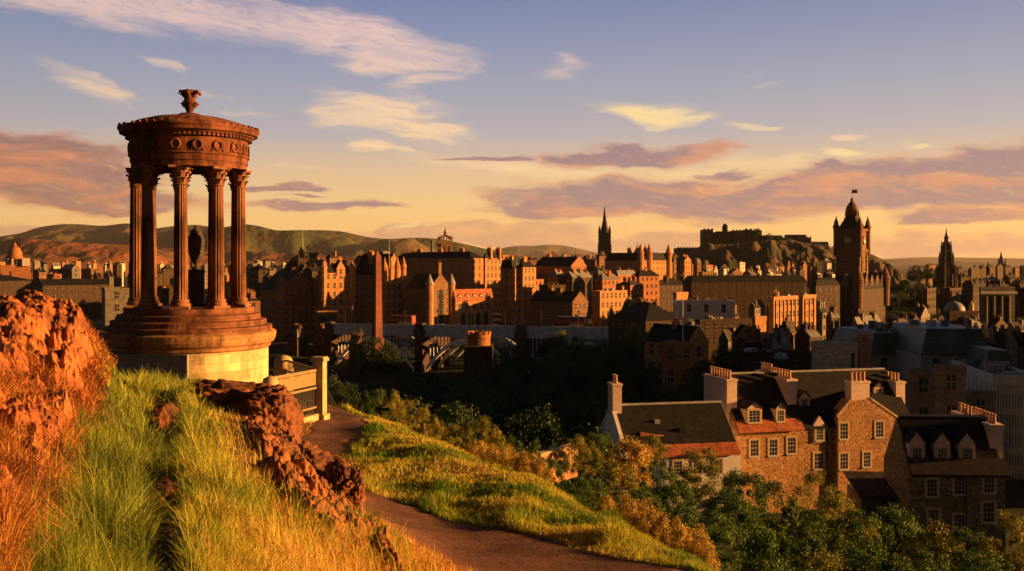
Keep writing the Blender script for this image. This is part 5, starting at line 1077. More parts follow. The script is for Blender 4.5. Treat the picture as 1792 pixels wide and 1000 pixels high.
def landmark_clock():
    d = 452; k = d / F; A_ = R(52)
    b = Bld('grand_hotel', 1424, 1502, 1550, 508, 436, 54, 'massive dark hotel block with corner turrets under the tall clock tower', 'hotel', maxl=44, maxw=40)
    b.walls(W_DARK, 'mansard', 6, rmat=SLATE).auto('mid', maxcols=8)
    for t in (.12, .32, .52, .72, .92):
        b.dormer(t * b.w, .4, b.h + .3, 2.6, 4.2, W_BROWN, False, ww=1.2, wh=1.8, rise=2.6)
    for t in (.3, .7): b.dormer(t * b.l, .4, b.h + .3, 2.6, 4.2, W_BROWN, False, 'L', ww=1.2, wh=1.8, rise=2.4)
    for fx, fy in ((0, 0), (1, 0), (0, 1)):
        MB().lathe([(1.9, b.h - 8), (2.1, b.h), (2.3, b.h + 4), (2.5, b.h + 4.3), (1.8, b.h + 6.5), (.3, b.h + 10)], 12, fx * b.w, fy * b.l).build('corner_turret', W_BROWN, b.root)
    for f in ((.25, .5), (.5, .5), (.8, .5)): b.chim(f[0], f[1], 1.4, 4, 2.5, 6)
    # tower
    p = P(1491, 590, d); o = empty('clock_tower', tuple(p), A_); tag(o, 'tall square stone clock tower with corner turrets and a domed crown', 'clock tower')
    zz = lambda y: (590 - y) * k; w = 21 * k; S = W_BROWN; S2 = W_BROWN
    MB().box(-w, -w, 0, w, w, zz(440)).box(-w - .5, -w - .5, zz(441), w + .5, w + .5, zz(437)).build('shaft', S, o)
    MB().box(-w + .2, -w + .2, zz(437), w - .2, w - .2, zz(404)).box(-w - .4, -w - .4, zz(405), w + .4, w + .4, zz(401)).build('belfry_stage', S, o)
    for sx in (-1, 1):
        for sy in (-1, 1):
            MB().lathe([(3.0 * k, zz(450)), (4.6 * k, zz(444)), (4.6 * k, zz(402)), (5.6 * k, zz(400)), (5.6 * k, zz(396)), (4 * k, zz(393)), (3.6 * k, zz(389)), (1.2 * k, zz(383)), (.3 * k, zz(378))], 10, sx * w * .98, sy * w * .98).build('corner_turret', S2, o)
            MB().box(sx * w - 2.2, sy * w - 2.2, 0, sx * w + (.3 if sx > 0 else 2.2), sy * w + (.3 if sy > 0 else 2.2), zz(450)).build('corner_pilaster', S2, o) if False else None
    MB().prism([(-w + 1, -w + 1), (w - 1, -w + 1), (w - 1, w - 1), (-w + 1, w - 1)], 'z', zz(402), zz(398)).lathe([(w * 1.12, zz(398)), (w * .9, zz(390)), (w * .62, zz(384)), (w * .55, zz(378))], 4, rot=R(45)).build('tower_roof', SLATE, o)
    MB().lathe([(9.5 * k, zz(380)), (9.5 * k, zz(370)), (11 * k, zz(369)), (10.5 * k, zz(366)), (8.4 * k, zz(360)), (4.5 * k, zz(355)), (2.6 * k, zz(353)), (2.4 * k, zz(349)), (.6 * k, zz(346)), (.3 * k, zz(340))], 12).build('crown_dome', S2, o)
    for i in range(8):
        a = R(22.5 + 45 * i); MB().box(-.35, -.3, 0, .35, .3, 9 * k).build('lantern_rib', S, o, (10.3 * k * math.cos(a), 10.3 * k * math.sin(a), zz(379)), a)
    face = plain('clock_dial', (.50, .44, .36), .5, .08, 1.0); hand = IRON
    for (nx, ny, rz) in ((0, -1, 0), (-1, 0, R(-90))):
        e = link('clock_face', MB().lathe([(6.6 * k, 0), (6.6 * k, .25)], 32).mesh('clock_face', face), o, (nx * (w + .0), ny * (w + .0), zz(421)))
        e.rotation_euler = (R(90), 0, rz)
        MB().torus((0, 0, .25), 6.6 * k, .22, (0, 0, 1), 32, 6).build('clock_rim', W_BROWN, e)
        MB().tube([(0, 0, .4), (2.4 * k, 2.6 * k, .4)], .16, 5).tube([(0, 0, .45), (-.6 * k, 5.2 * k, .45)], .12, 5).build('clock_hand', hand, e)
    for y in (460, 480):
        for s in (-9, 0, 9): add_window(o, s * k, -w, zz(y), 1.3, 2.6, 0, 'mid')
        for s in (-9, 0, 9): add_window(o, -w, s * k, zz(y), 1.3, 2.6, R(-90), 'mid')
    for s in (-1, 1): MB().box(s * w * .55 - .5, -w - .4, 0, s * w * .55 + .5, -w, zz(441)).box(-w - .4, s * w * .55 - .5, 0, -w, s * w * .55 + .5, zz(441)).build('pilaster', S2, o)
    pole(1491, 332, 346, d, 'small pole with a ragged flag on the crown of the clock tower', .12, (2.6, 1.6, plain('flag_cloth', (.35, .14, .1), .9, .3, 1.0)), IRON)
def landmark_obelisk():
    d = 262; p = P(660, 600, d); k = d / F; o = empty('obelisk', tuple(p), R(38)); tag(o, 'tall tapering red stone obelisk in front of the bridge', 'obelisk'); zz = lambda y: (600 - y) * k
    S = ashlar('obelisk_stone', (.19, .07, .045), 1.5, .55, .12, .7, .6); w = 7.0 * k
    MB().box(-w * 1.25, -w * 1.25, zz(640), w * 1.25, w * 1.25, zz(592)).build('plinth', S, o)
    b = MB(); b.box(-w, -w, zz(592), w, w, zz(449), .26); b.lathe([(w * .74 * 1.414, zz(449)), (.05, zz(438))], 4, rot=R(45)); b.build('shaft', S, o)
def north_bridge():
    """steel arch bridge running from the right foreground back to the left"""
    A = P(1130, 578, 320); Bp = P(600, 572, 380); A.z = -21.8; Bp.z = -24.2
    d = Bp - A; L = math.hypot(d.x, d.y); o = empty('road_bridge', (A.x, A.y, 0), math.atan2(d.y, d.x)); tag(o, 'long steel arched road bridge with blue grey girders crossing the dark valley', 'bridge')
    BL = plain('bridge_steel', (.40, .47, .57), .6, .25, .5); BR = plain('bridge_arch_rim', (.80, .78, .76), .6, .1, .5)
    zA, zB = A.z, Bp.z; hz = lambda x: zA + (zB - zA) * x / L; Wd = 15
    # near side of the bridge faces the camera: local y>0 is one side; find which
    n = Vector((-d.y, d.x, 0)).normalized(); near = 1 if n.dot(Vector((-A.x, -A.y, 0))) > 0 else -1
    yn = near * Wd / 2
    m = MB(); m.prism([(0, zA - .8), (L, zB - .8), (L, zB), (0, zA)], 'y', -Wd / 2, Wd / 2); m.build('deck', FLATR, o)
    m = MB(); m.prism([(0, zA - 2.6), (L, zB - 2.6), (L, zB + .1), (0, zA + .1)], 'y', min(yn, yn + near * .3), max(yn, yn + near * .3)); m.build('girder', BL, o)
    m = MB(); m.prism([(0, zA + .1), (L, zB + .1), (L, zB + 1.2), (0, zA + 1.2)], 'y', min(yn, yn + near * .12), max(yn, yn + near * .12)); m.build('parapet', BL, o)
    MB().prism([(0, zA + 1.2), (L, zB + 1.2), (L, zB + 1.36), (0, zA + 1.36)], 'y', min(yn - near * .1, yn + near * .25), max(yn - near * .1, yn + near * .25)).build('handrail', BR, o)
    span = L / 3.0; 
    for s in range(3):
        x0, x1 = s * span + 2.5, (s + 1) * span - 2.5; rise = 11.0; xm = (x0 + x1) / 2; hw = (x1 - x0) / 2
        top = [(x0 + (x1 - x0) * i / 24) for i in range(25)]; fz = lambda x: hz(xm) - 2.7 - rise * ((x - xm) / hw) ** 2
        for yy in (yn, 0, -yn):
            m = MB(); k = near if yy == yn else 1
            poly = [(x, fz(x)) for x in top] + [(x, fz(x) - 1.5) for x in reversed(top)]
            m.prism(poly, 'y', yy - .35, yy + .35); m.build('arch_rib', BR if yy == yn else BL, o)
        sp = MB()
        for i in range(1, 24):
            x = top[i]
            if hz(x) - 2.6 - fz(x) > .5: sp.box(x - .14, yn - .14, fz(x), x + .14, yn + .14, hz(x) - 2.58)
        sp.prism([(x0, hz(x0) - 2.75), (x1, hz(x1) - 2.75), (x1, hz(x1) - 2.55), (x0, hz(x0) - 2.55)], 'y', yn - .1, yn + .1); sp.build('spandrel_bars', BL, o)
    for s in range(0, 4):
        x = s * span; MB().box(x - 1.7, -Wd / 2 - 1.2, -48, x + 1.7, Wd / 2 + 1.2, hz(x) - .5).box(x - 2.1, -Wd / 2 - 1.6, hz(x) - 3, x + 2.1, Wd / 2 + 1.6, hz(x) - .49).box(x - 1.6, yn - 1.2, hz(x) - .5, x + 1.6, yn + 1.2, hz(x) + 1.9).build('pier', W_DARK, o)
    for i in range(9):
        x = L * (i + .5) / 9; q = o.matrix_basis @ Vector((x, yn - near * .6, hz(x)))
        lamp = empty('street_lamp', tuple(q)); tag(lamp, '%s lamp post from the right along the arched bridge' % ORD[i], 'street lamp', 'lamp posts on the arched bridge')
        MB().tube([(0, 0, 0), (0, 0, 5.6)], .13, 6, .07).build('post', IRON, lamp); MB().lathe([(.12, 5.6), (.32, 5.8), (.36, 6.3), (.05, 6.6)], 8).build('lantern', GLASS, lamp)
    # traffic
    cols = [('white', (.6, .6, .6)), ('dark red', (.25, .03, .02)), ('silver', (.4, .4, .42)), ('black', (.02, .02, .02)), ('blue', (.03, .06, .2)), ('pale grey', (.3, .3, .3)), ('cream', (.5, .45, .35))]
    for i in range(7):
        x = L * (.06 + .135 * i + .02 * (i % 3)); q = o.matrix_basis @ Vector((x, yn - near * (4 + 3.4 * (i % 2)), hz(x) + .02))
        if i in (1, 5): bus(q, o.rotation_euler.z, 'maroon double decker bus %s on the arched bridge' % ('nearer the right end' if i == 1 else 'behind the round tower end'))
        else: car(q, o.rotation_euler.z, cols[i][1], '%s car crossing the arched bridge' % cols[i][0])
def car(q, rz, col, label):
    o = empty('car', tuple(q), rz); tag(o, label, 'car'); pm = plain('car_paint_%d' % int(sum(col) * 1000), col, .3, .05, 1.0, spec=.6)
    MB().prism([(-2.1, .35), (2.1, .35), (2.15, .75), (1.9, .88), (1.0, .95), (.45, 1.38), (-1.1, 1.42), (-1.9, .98), (-2.15, .8)], 'y', -.85, .85).build('body', pm, o)
    MB().prism([(-1.7, .95), (.85, .95), (.4, 1.33), (-1.05, 1.36)], 'y', -.87, .87).build('side_windows', GLASS, o)
    for x in (-1.3, 1.3):
        for y in (-.8, .8):
            w = link('wheel', MB().lathe([(.32, -.1), (.32, .1)], 12).mesh('wheel', IRON), o, (x, y, .32)); w.rotation_euler = (R(90), 0, 0)
def bus(q, rz, label):
    o = empty('bus', tuple(q), rz); tag(o, label, 'bus')
    MB().mat(0).box(-5.2, -1.25, .4, 5.2, 1.25, 2.1).mat(0).box(-5.19, -1.24, 2.1, 5.19, 1.24, 4.2, .03).build('body', [plain('maroon_paint', (.16, .015, .015), .4, .1, 1), WHITE], o)
    for z in (1.3, 2.9): MB().box(-5, -1.28, z, 5.0, 1.28, z + .75).build('window_band', GLASS, o)
    for x in (-3.2, 3.2):
        for y in (-1.15, 1.15):
            w = link('wheel', MB().lathe([(.48, -.12), (.48, .12)], 12).mesh('wheel', IRON), o, (x, y, .48)); w.rotation_euler = (R(90), 0, 0)
def castle():
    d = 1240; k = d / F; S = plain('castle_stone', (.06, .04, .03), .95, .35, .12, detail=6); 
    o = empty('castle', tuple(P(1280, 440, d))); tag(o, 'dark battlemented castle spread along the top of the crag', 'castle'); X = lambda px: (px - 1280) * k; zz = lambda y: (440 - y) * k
    def blk(name, x0, x1, y0, y1, dy=0, dp=14, cren=True, roof=None, mat=None):
        m = MB(); m.box(X(x0), dy, zz(y1), X(x1), dy + dp, zz(y0))
        e = m.build(name, mat or S, o)
        if cren:
            n = max(2, int((X(x1) - X(x0)) / 3.2)); q = MB(); w = (X(x1) - X(x0)) / (2 * n - 1)
            for i in range(n): q.box(X(x0) + 2 * i * w, dy - .3, zz(y0) - .01, X(x0) + (2 * i + 1) * w, dy + 1, zz(y0) + 1.3)
            q.build('battlement', mat or S, e)
        if roof: MB().prism([(dy - .5, zz(y0)), (dy + dp + .5, zz(y0)), (dy + dp / 2, zz(y0 - roof))], 'x', X(x0) - .5, X(x1) + .5).build('roof', SLATE, e)
        for i in range(int((X(x1) - X(x0)) / 5)):
            if y1 - y0 > 12: MB().box(X(x0) + 2.5 + i * 5, dy - .15, zz(y0 + 8), X(x0) + 3.6 + i * 5, dy + .1, zz(y0 + 5.5)).build('window', GLASS, e)
        return e
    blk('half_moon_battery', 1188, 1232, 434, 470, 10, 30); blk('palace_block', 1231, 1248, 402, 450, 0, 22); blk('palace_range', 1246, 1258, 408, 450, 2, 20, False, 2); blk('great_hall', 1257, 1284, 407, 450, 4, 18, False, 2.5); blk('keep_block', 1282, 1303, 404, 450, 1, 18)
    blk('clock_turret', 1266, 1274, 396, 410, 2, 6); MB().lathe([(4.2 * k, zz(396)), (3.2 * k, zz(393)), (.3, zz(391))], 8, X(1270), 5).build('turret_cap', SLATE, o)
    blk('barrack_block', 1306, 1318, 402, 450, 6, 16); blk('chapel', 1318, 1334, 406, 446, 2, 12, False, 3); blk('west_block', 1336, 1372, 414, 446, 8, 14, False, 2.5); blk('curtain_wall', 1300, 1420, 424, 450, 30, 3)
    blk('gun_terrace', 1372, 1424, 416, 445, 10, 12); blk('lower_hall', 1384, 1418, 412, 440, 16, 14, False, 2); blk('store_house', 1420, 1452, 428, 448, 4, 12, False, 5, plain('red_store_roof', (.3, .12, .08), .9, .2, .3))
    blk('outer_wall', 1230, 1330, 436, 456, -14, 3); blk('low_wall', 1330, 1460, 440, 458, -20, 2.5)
    for (px, y, r) in ((1344, 409, 6), (1376, 414, 4), (1325, 404, 6), (1402, 412, 4)):
        pass
def named():
    def B_(x0, xc, x1, yt, d, a, label, *q, **k):
        return B(x0, xc, x1, yt, d, min(62, a + 13) if d > 300 and a > 14 and 'white' not in label[:14] else a, label, *q, **k)
    # --- Old Town buildings behind the bridge, left to right
    b = B_(452, 492, 556, 508, 425, 24, 'red stone gabled building with crowstepped front and white turret caps, leftmost of the lit row', 'red', 'gable', 7.5, 'y', chims=[(.5, .25, 2.0, 1.2, 1.2, 3)], maxl=22)
    for s in (0, 1): MB().lathe([(1.5, b.h - 9), (1.9, b.h - 6), (1.9, b.h + 2.5), (2.2, b.h + 2.8), (.1, b.h + 6.5)], 10, b.w * s, 0).build('corner_turret', [W_RED], b.root)
    b.dormer(b.w * .28, -.25, b.h - 1.5, 3.0, 3.4, W_RED, False, rise=2.2, ww=1.2, wh=1.8); b.dormer(b.w * .8, -.25, b.h - 1.5, 2.6, 3.0, W_RED, False, rise=2.0, ww=1.2, wh=1.8)
    b = B_(556, 566, 616, 478, 422, 26, 'tall orange stone hotel tower with a small gable and corner turrets', 'orange', 'mansard', 3.5, chims=[(.6, .15, 1.6, 1.0, 2.6, 3)], maxl=20, name='hotel_building', cat='hotel')
    b.dormer(b.w * .6, -.3, b.h - 1.2, 4.0, 3.4, W_ORANGE, False, rise=3.2, ww=1.2, wh=1.8)
    for s in (0, 1): MB().lathe([(1.0, b.h - 14), (1.5, b.h - 12), (1.5, b.h + 2), (1.8, b.h + 2.2), (.1, b.h + 5)], 10, b.w * s, 0).build('corner_turret', [W_ORANGE], b.root)
    b = B_(618, 673, 706, 482, 430, 38, 'tall dark newspaper office with a lit gabled end just right of the red obelisk', 'orange', 'gable', 9, 'y', chims=[(.3, .6, 1.4, 2.6, 1, 4)], maxl=30, maxcols=7, name='office_building', cat='office')
    for s in (.0, .33, .66, 1): MB().lathe([(1.0, b.h - 4), (1.2, b.h), (1.2, b.h + 3), (1.5, b.h + 3.3), (.1, b.h + 8)], 8, b.w * s, 0).build('pinnacle', [W_ORANGE], b.root)
    b = B_(708, 752, 790, 506, 424, 40, 'dark block with a lit gable between two pale capped turrets beside the red roof', 'brown', 'gable', 6, 'y', chims=[(.5, .06, 1.8, 1.0, 5.0, 2)], maxl=30, maxcols=7)
    for s in (0, 1):
        MB().lathe([(1.1, b.h - 20), (1.6, b.h - 18), (1.6, b.h + 1.6), (1.9, b.h + 1.8)], 10, b.w * s, 0).build('corner_turret', [W_ORANGE], b.root); MB().lathe([(2.0, b.h + 1.8), (.1, b.h + 6.4)], 10, b.w * s, 0).build('turret_cap', [LEAD], b.root)
    MB().prism([(b.w * .38, b.h - 22), (b.w * .62, b.h - 22), (b.w * .62, b.h - 2), (b.w * .5, b.h), (b.w * .38, b.h - 2)], 'y', -.06, .2).build('tall_arch_window', [GLASS], b.root)
    b = B_(790, 797, 863, 528, 402, 30, 'low building with red roof, five dormers and dark arched bay windows', 'orange', 'gable', 4.5, 'x', PANTILE, maxl=14, auto=False)
    for i in range(5): b.dormer(b.w * (.12 + .19 * i), .1, b.h + .1, 1.7, 1.9, W_CREAM, False, rise=.7); b_t = b.w * (.12 + .19 * i); add_window(b.root, b_t, 0, b.h - 3.2, 1.5, 1.9, 0, 'mid')
    for i in range(4): t = b.w * (.2 + .2 * i); MB().prism([(t - 1.2, b.h - 10.5), (t + 1.2, b.h - 10.5), (t + 1.2, b.h - 5.4), (t, b.h - 4.6), (t - 1.2, b.h - 5.4)], 'y', -.06, .2).build('arch_window', [GLASS], b.root)
    B_(700, 823, 846, 452, 530, 33, 'very long dark range behind with a flat lit end and many windows', 'orange', 'hip', 3.5, chims=[(.5, .2, 1.2, 3, 1.6, 5), (.5, .5, 1.2, 3, 1.6, 5), (.5, .8, 1.2, 3, 1.6, 5)], maxl=70, maxcols=12)
    B_(846, 849, 880, 452, 522, 34, 'tall lit tenement at the right end of the very long dark range', 'orange', 'hip', 3, chims=[(.3, .5, 1.2, 3, 2.2, 5), (.8, .5, 1.2, 3, 2.2, 5)], maxl=20)
    B_(876, 896, 905, 470, 478, 44, 'narrow dark tenement with one thin lit end and a domed roof', 'orange', 'mansard', 4, chims=[(.5, .3, 1.2, 2, 1.6, 4)], maxl=16)
    B_(903, 915, 938, 468, 470, 38, 'tall narrow tenement with a bright flat front left of the dark slated block', 'orange', 'hip', 2.5, chims=[(.5, .7, 2.4, 1.2, 2, 5)], maxl=16)
    b = B_(936, 1000, 1026, 466, 560, 42, 'dark tenement block with two lit pointed gables at its right end', 'red', 'gable', 5, 'y', chims=[(.5, .4, 2.4, 1.2, 1.6, 5), (.5, .8, 2.4, 1.2, 1.6, 5)], maxl=44, maxcols=9)
    b = B_(925, 1002, 1029, 530, 398, 36, 'long low grey building with a lit gabled end beside the bridge', 'brown', 'gable', 4, 'y', chims=[(.3, .4, 1.2, 2.4, 1.6, 4), (.7, .75, 1.2, 2.4, 1.6, 4)], maxl=44, maxcols=9)
    B_(1036, 1050, 1098, 512, 428, 32, 'low flat roofed building with a yellow lit front and a thin rail on top', 'orange', 'flat', 1, chims=[(.9, .4, 1.2, 2, 2.2, 3)], maxl=18)
    b = B_(1058, 1121, 1170, 456, 650, 36, 'very tall turreted tenement with an orange lit end in the middle of the ridge', 'orange', 'mansard', 5, chims=[(.3, .3, 1.4, 3, 3, 5), (.7, .3, 1.4, 3, 3, 5), (.5, .7, 1.4, 3, 3, 5)], maxl=40, maxcols=10)
    for s in (0, .3, 1): MB().lathe([(1.6, b.h - 22), (2.1, b.h - 20), (2.1, b.h + 4), (2.5, b.h + 4.4), (.1, b.h + 11)], 10, b.w * s, 0).build('corner_turret', [W_ORANGE], b.root)
    for px, y0, y1, dd, lab in ((1115, 423, 460, 760, 'slim green capped turret on the skyline left of the tall turreted tenement'), (1129, 426, 460, 720, 'small domed turret on the skyline above the tall turreted tenement')):
        p = P(px, y1 + 10, dd); k = dd / F; o = empty('roof_turret', tuple(p)); tag(o, lab, 'turret')
        MB().box(-4 * k, -4 * k, 0, 4 * k, 4 * k, 26 * k).build('tower', W_DARK, o); MB().lathe([(4.6 * k, 26 * k), (4.2 * k, 31 * k), (2.2 * k, 35 * k), (1.0 * k, 38 * k), (.2 * k, (y1 + 10 - y0) * k)], 8).build('cap', COPPER if px == 1115 else SLATE, o)
    # church with short black tower left
    d = 560; k = d / F; o = empty('church_tower', tuple(P(528, 500, d)), R(30)); tag(o, 'short black church tower with a pointed cap above the red gabled building', 'church'); zz = lambda y: (500 - y) * k
    MB().box(-9 * k, -9 * k, -10, 9 * k, 9 * k, zz(452)).build('tower', W_DARK, o); MB().lathe([(6 * k, zz(452)), (5.4 * k, zz(444)), (6 * k, zz(443)), (3.4 * k, zz(437)), (.4 * k, zz(431))], 8).build('cap', SLATE, o)
    for sx in (-1, 1): MB().lathe([(1.6 * k, zz(454)), (1.4 * k, zz(447)), (.1, zz(440))], 6, sx * 8.5 * k, -8.5 * k).build('pinnacle', W_DARK, o)
    pole(530, 404, 436, 556, 'thin pole above the short black church tower', .16); pole(681, 420, 470, 430, 'thin white pole behind the gabled newspaper office', .13)
    d = 800; k = d / F; o = empty('tall_chimney', tuple(P(755.5, 470, d))); tag(o, 'slim pale square chimney stack just left of the crown topped church', 'chimney'); MB().box(-2.2 * k, -2.2 * k, -10, 2.2 * k, 2.2 * k, 47 * k, .1).box(-2.5 * k, -2.5 * k, 46.5 * k, 2.5 * k, 2.5 * k, 49 * k).build('stack', W_PALE, o)
    # university dome at the far left
    d = 900; k = d / F; o = empty('domed_building', tuple(P(26, 480, d)), R(25)); tag(o, 'red stone building with a large dome at the far left of the city', 'domed building'); zz = lambda y: (480 - y) * k
    MB().box(-22 * k, -14 * k, -12, 24 * k, 20 * k, zz(464)).build('wall', W_RED, o); MB().lathe([(12 * k, zz(465)), (12 * k, zz(452)), (13 * k, zz(451)), (12 * k, zz(448)), (11 * k, zz(441)), (7.5 * k, zz(434)), (3 * k, zz(431)), (2.4 * k, zz(428)), (.3 * k, zz(424))], 24).build('dome', W_RED, o)
    for i in range(10): a = R(36 * i); MB().box(-.7, -.7, 0, .7, .7, 11 * k).build('column', W_PALE, o, (13 * k * math.cos(a), 13 * k * math.sin(a), zz(464)), a)
    MB().box(12 * k, -18 * k, zz(466), 24 * k, -10 * k, zz(452)).build('portico_block', W_PALE, o)
    # --- middle distance between bridge and castle
    B_(1180, 1186, 1286, 530, 330, -3, 'long white fronted building with tall dark windows and a flat roof', 'white', 'flat', 1, maxl=18, wd=1.3, hh=2.2, pitch=5, col=4.5)
    B_(1178, 1184, 1204, 515, 345, 30, 'small bright yellow lit block on the end of the long white building', 'orange', 'flat', 1, auto=False, maxl=6)
    B_(1065, 1130, 1194, 562, 290, 30, 'wide dark building with a low hipped slate roof and a row of columns', 'dark', 'hip', 5, maxl=34)
    B_(1130, 1140, 1250, 500, 560, 25, 'long dark building below the tall turreted tenement with a pale roof edge', 'dark', 'hip', 3, chims=[(.4, .5, 1.2, 3, 2, 5), (.8, .5, 1.2, 3, 2, 5)])
    B_(1195, 1210, 1412, 494, 480, 12, 'very long low black roofed hall with a pale roof edge below the castle', 'dark', 'mansard', 3, FLATR, maxw=60, maxl=30, maxcols=14)
    b = B_(1345, 1354, 1402, 523, 332, 34, 'orange lit classical front with tall pilasters, left part of the post office block', 'orange', 'flat', 1.5, maxl=20, chims=[(.2, .7, 1, 2, 2, 3)])
    for i in range(7): t = b.w * (i + .5) / 7; MB().box(t - .35, -.35, 1, t + .35, 0, b.h - .6).build('pilaster', W_ORANGE, b.root)
    b = B_(1398, 1405, 1428, 520, 322, 34, 'orange lit corner pavilion at the right end of the classical post office', 'orange', 'flat', 2, maxl=16)
    for i in range(3): t = b.w * (i + .5) / 3; MB().box(t - .35, -.35, 1, t + .35, 0, b.h - .6).build('pilaster', W_ORANGE, b.root)
    B_(1420, 1428, 1470, 500, 395, 20, 'dark narrow office block pressed against the left side of the hotel', 'dark', 'mansard', 3, maxl=16)
    B_(1218, 1225, 1342, 563, 285, 18, 'long flat roofed block with a small yellow lit cube at its right end', 'dark', 'flat', 1, maxw=40, maxl=14, auto=True)
    B_(1316, 1322, 1341, 558, 280, 34, 'small yellow lit plant room cube on the long flat roof', 'orange', 'flat', .4, auto=False, maxl=5, base=P(1322, 582, 280).z)
    b = B_(1128, 1206, 1240, 604, 205, 36, 'dark slated building with a pale ridge line and a lit orange gable end', 'orange', 'gable', 3.4, 'y', chims=[(.5, .5, 1.4, 1.0, 1, 3)], maxl=24)
    b = B_(1158, 1190, 1213, 606, 172, 38, 'narrow dark tenement with lit right side rising out of the black trees', 'red', 'flat', 1, maxl=14)
    B_(1280, 1292, 1322, 590, 248, 36, 'small yellow lit building with a steep dark gable above the glass dome', 'orange', 'gable', 2.5, 'y', maxl=12, style='mid'); B_(1330, 1348, 1372, 590, 242, 38, 'small lit block with square windows right of the steep gabled building', 'orange', 'flat', .8, maxl=12)
    B_(1268, 1282, 1410, 622, 215, 14, 'wide flat roofed dark building with a pale edge and a small glass dome', 'dark', 'flat', .4, maxw=30, maxl=16, auto=True)
    d = 212; k = d / F; o = empty('glass_dome', tuple(P(1366, 628, d + 3))); tag(o, 'small ribbed glass dome on the wide flat roof', 'dome'); DG = plain('dome_glass', (.25, .32, .40), .25, .15, 1.0, spec=.7)
    MB().lathe([(13 * k * math.cos(R(t)), 13 * k * math.sin(R(t)) * .9) for t in (0, 18, 36, 54, 72, 86)], 24).build('dome_glazing', DG, o)
    for i in range(12): a = R(30 * i); MB().tube([(13.2 * k * math.cos(R(t)) * math.cos(a), 13.2 * k * math.cos(R(t)) * math.sin(a), 13.2 * k * math.sin(R(t)) * .9) for t in (0, 20, 40, 60, 85)], .05, 4).build('dome_rib', LEAD, o)
    # observatory-like lit pair and the big government block
    b = B_(1420, 1481, 1500, 608, 168, 40, 'square pale stone tower block with a bright yellow lit side', 'pale', 'flat', .7, maxl=14, auto=False); MB().box(b.w * .45, -.06, b.h - 4.6, b.w * .75, .05, b.h - 1).build('window', GLASS, b.root)
    b = B_(1494, 1507, 1524, 600, 172, 42, 'thin stepped tower with a bright yellow lit side right of the pale block', 'orange', 'flat', .7, maxl=6, auto=False); MB().box(b.w * .2, b.l * .2, b.h, b.w * .8, b.l * .8, b.h + 1.4).build('upper_stage', W_ORANGE, b.root)
    GV = ashlar('cool_grey_stone', (.30, .30, .27), 1.2, .6, .1, .7, .3)
    b = Bld('government_building', 1385, 1738, 1786, 664, 150, -10, 'huge grey government block with green roof and closely ribbed window bays', 'office block', maxl=40, w=6.5, l=24, base=-36)
    # built as ranges: right tower range
    GV2 = ashlar('pale_fin_stone', (.62, .60, .50), 1.2, .6, .1, .7, .3); b.walls(GV2, 'flat', 1, rmat=GREENR)
    for i in range(15):
        t = .4 + (b.w - .8) * i / 14; MB().box(t - .12, -.3, 1, t + .12, 0, b.h - .8).build('fin', GV2, b.root)
    for r_ in range(7):
        z = b.h - 1.4 - 2.9 * (r_ + 1); MB().box(.5, -.05, z + .2, b.w - .5, .02, z + 2.0).build('window', GLASS, b.root)
    for i in range(10): t = .6 + (b.l - 1.2) * i / 9; MB().box(-.2, t - .12, 1, 0, t + .12, b.h - .8).build('fin', GV2, b.root)
    iv = b.root.matrix_basis.inverted(); q_ = [iv @ Vector((x, y, 0)) for x, y in ((88, 132), (112, 128), (185, 272), (155, 275))]
    MB().prism([(v.x, v.y) for v in q_], 'z', 0, 3.0 - b.zb).build('unseen_shade_block', GV, b.root)  # added block out of view, shades the valley trees; no real part of the building
    b.plant(5, 3)
    def mans(x0, xc, x1, yt, d_, a, rh, lab, nd, l=None, w=None, face='R', slats=False):
        q = Bld('government_wing', x0, xc, x1, yt, d_, a, lab, 'office block', w=w, l=l, base=-36, maxw=60); q.walls(GV, 'mansard', rh, rmat=GREENR); 
        for i in range(nd):
            t = q.w * (i + .7) / (nd + .4); e = empty('roof_dormer', (t, .7, q.h + .5)); e.parent = q.root
            MB().box(-.55, 0, 0, .55, 2.0, 1.7).build('dormer_wall', W_WHITE, e); MB().box(-.4, -.05, .25, .4, .0, 1.5).build('pane', GLASS, e); MB().box(-.7, -.15, 1.7, .7, 2.0, 1.82).build('dormer_roof', LEAD, e)
        q.auto('mid', faces='R', maxcols=12, pitch=3.4); q.plant(6, int(x0))
        return q
    mans(1500, 1524, 1600, 622, 192, 4, 4.2, 'green mansard roofed range with three white dormers behind the lit stone house', 3, l=20)
    mans(1590, 1612, 1738, 622, 178, -4, 4.6, 'long green mansard roofed range with dark dormers joining the tall grey block', 4, l=22)
    q = Bld('government_pavilion', 1722, 1727, 1772, 642, 164, -6, 'sloping louvred roof pavilion with white slats on top of the grey block', 'office block', base=P(1727, 668, 164).z, l=10); q.walls(GV, 'mansard', 2.6, rmat=GREENR)
    for i in range(9): t = q.w * (i + .8) / 10.4; MB().prism([(-.08, q.h + .3), (1.5, q.h + 2.6), (1.42, q.h + 2.75), (-.2, q.h + .45)], 'x', t - .13, t + .13).build('roof_slat', WHITE, q.root)
    for (x0, xc, x1, yt, d_, a, lab, wl) in ((1584, 1592, 1640, 655, 140, -6, 'plain dark grey stone block directly behind the chimneys of the lit house', 'grey'), (1636, 1640, 1690, 648, 134, -4, 'plain grey block with a blue grey roof edge and a reddish lit corner', 'grey'), (1684, 1690, 1742, 692, 142, -6, 'low plain grey wall block in front of the ribbed grey building', 'grey'), (1384, 1400, 1470, 700, 150, 4, 'low flat roofed shed behind the ridge of the orange stone house', 'dark')):
        q = Bld('rear_block', x0, xc, x1, yt, d_, a, lab, 'building', base=-34, maxl=12); q.walls(WALLS[wl], 'flat', 1, rmat=plain('blue_grey_roof', (.20, .22, .26), .6, .2, .5)); 
        q.auto('mid', faces='R', maxrows=3, maxcols=3)
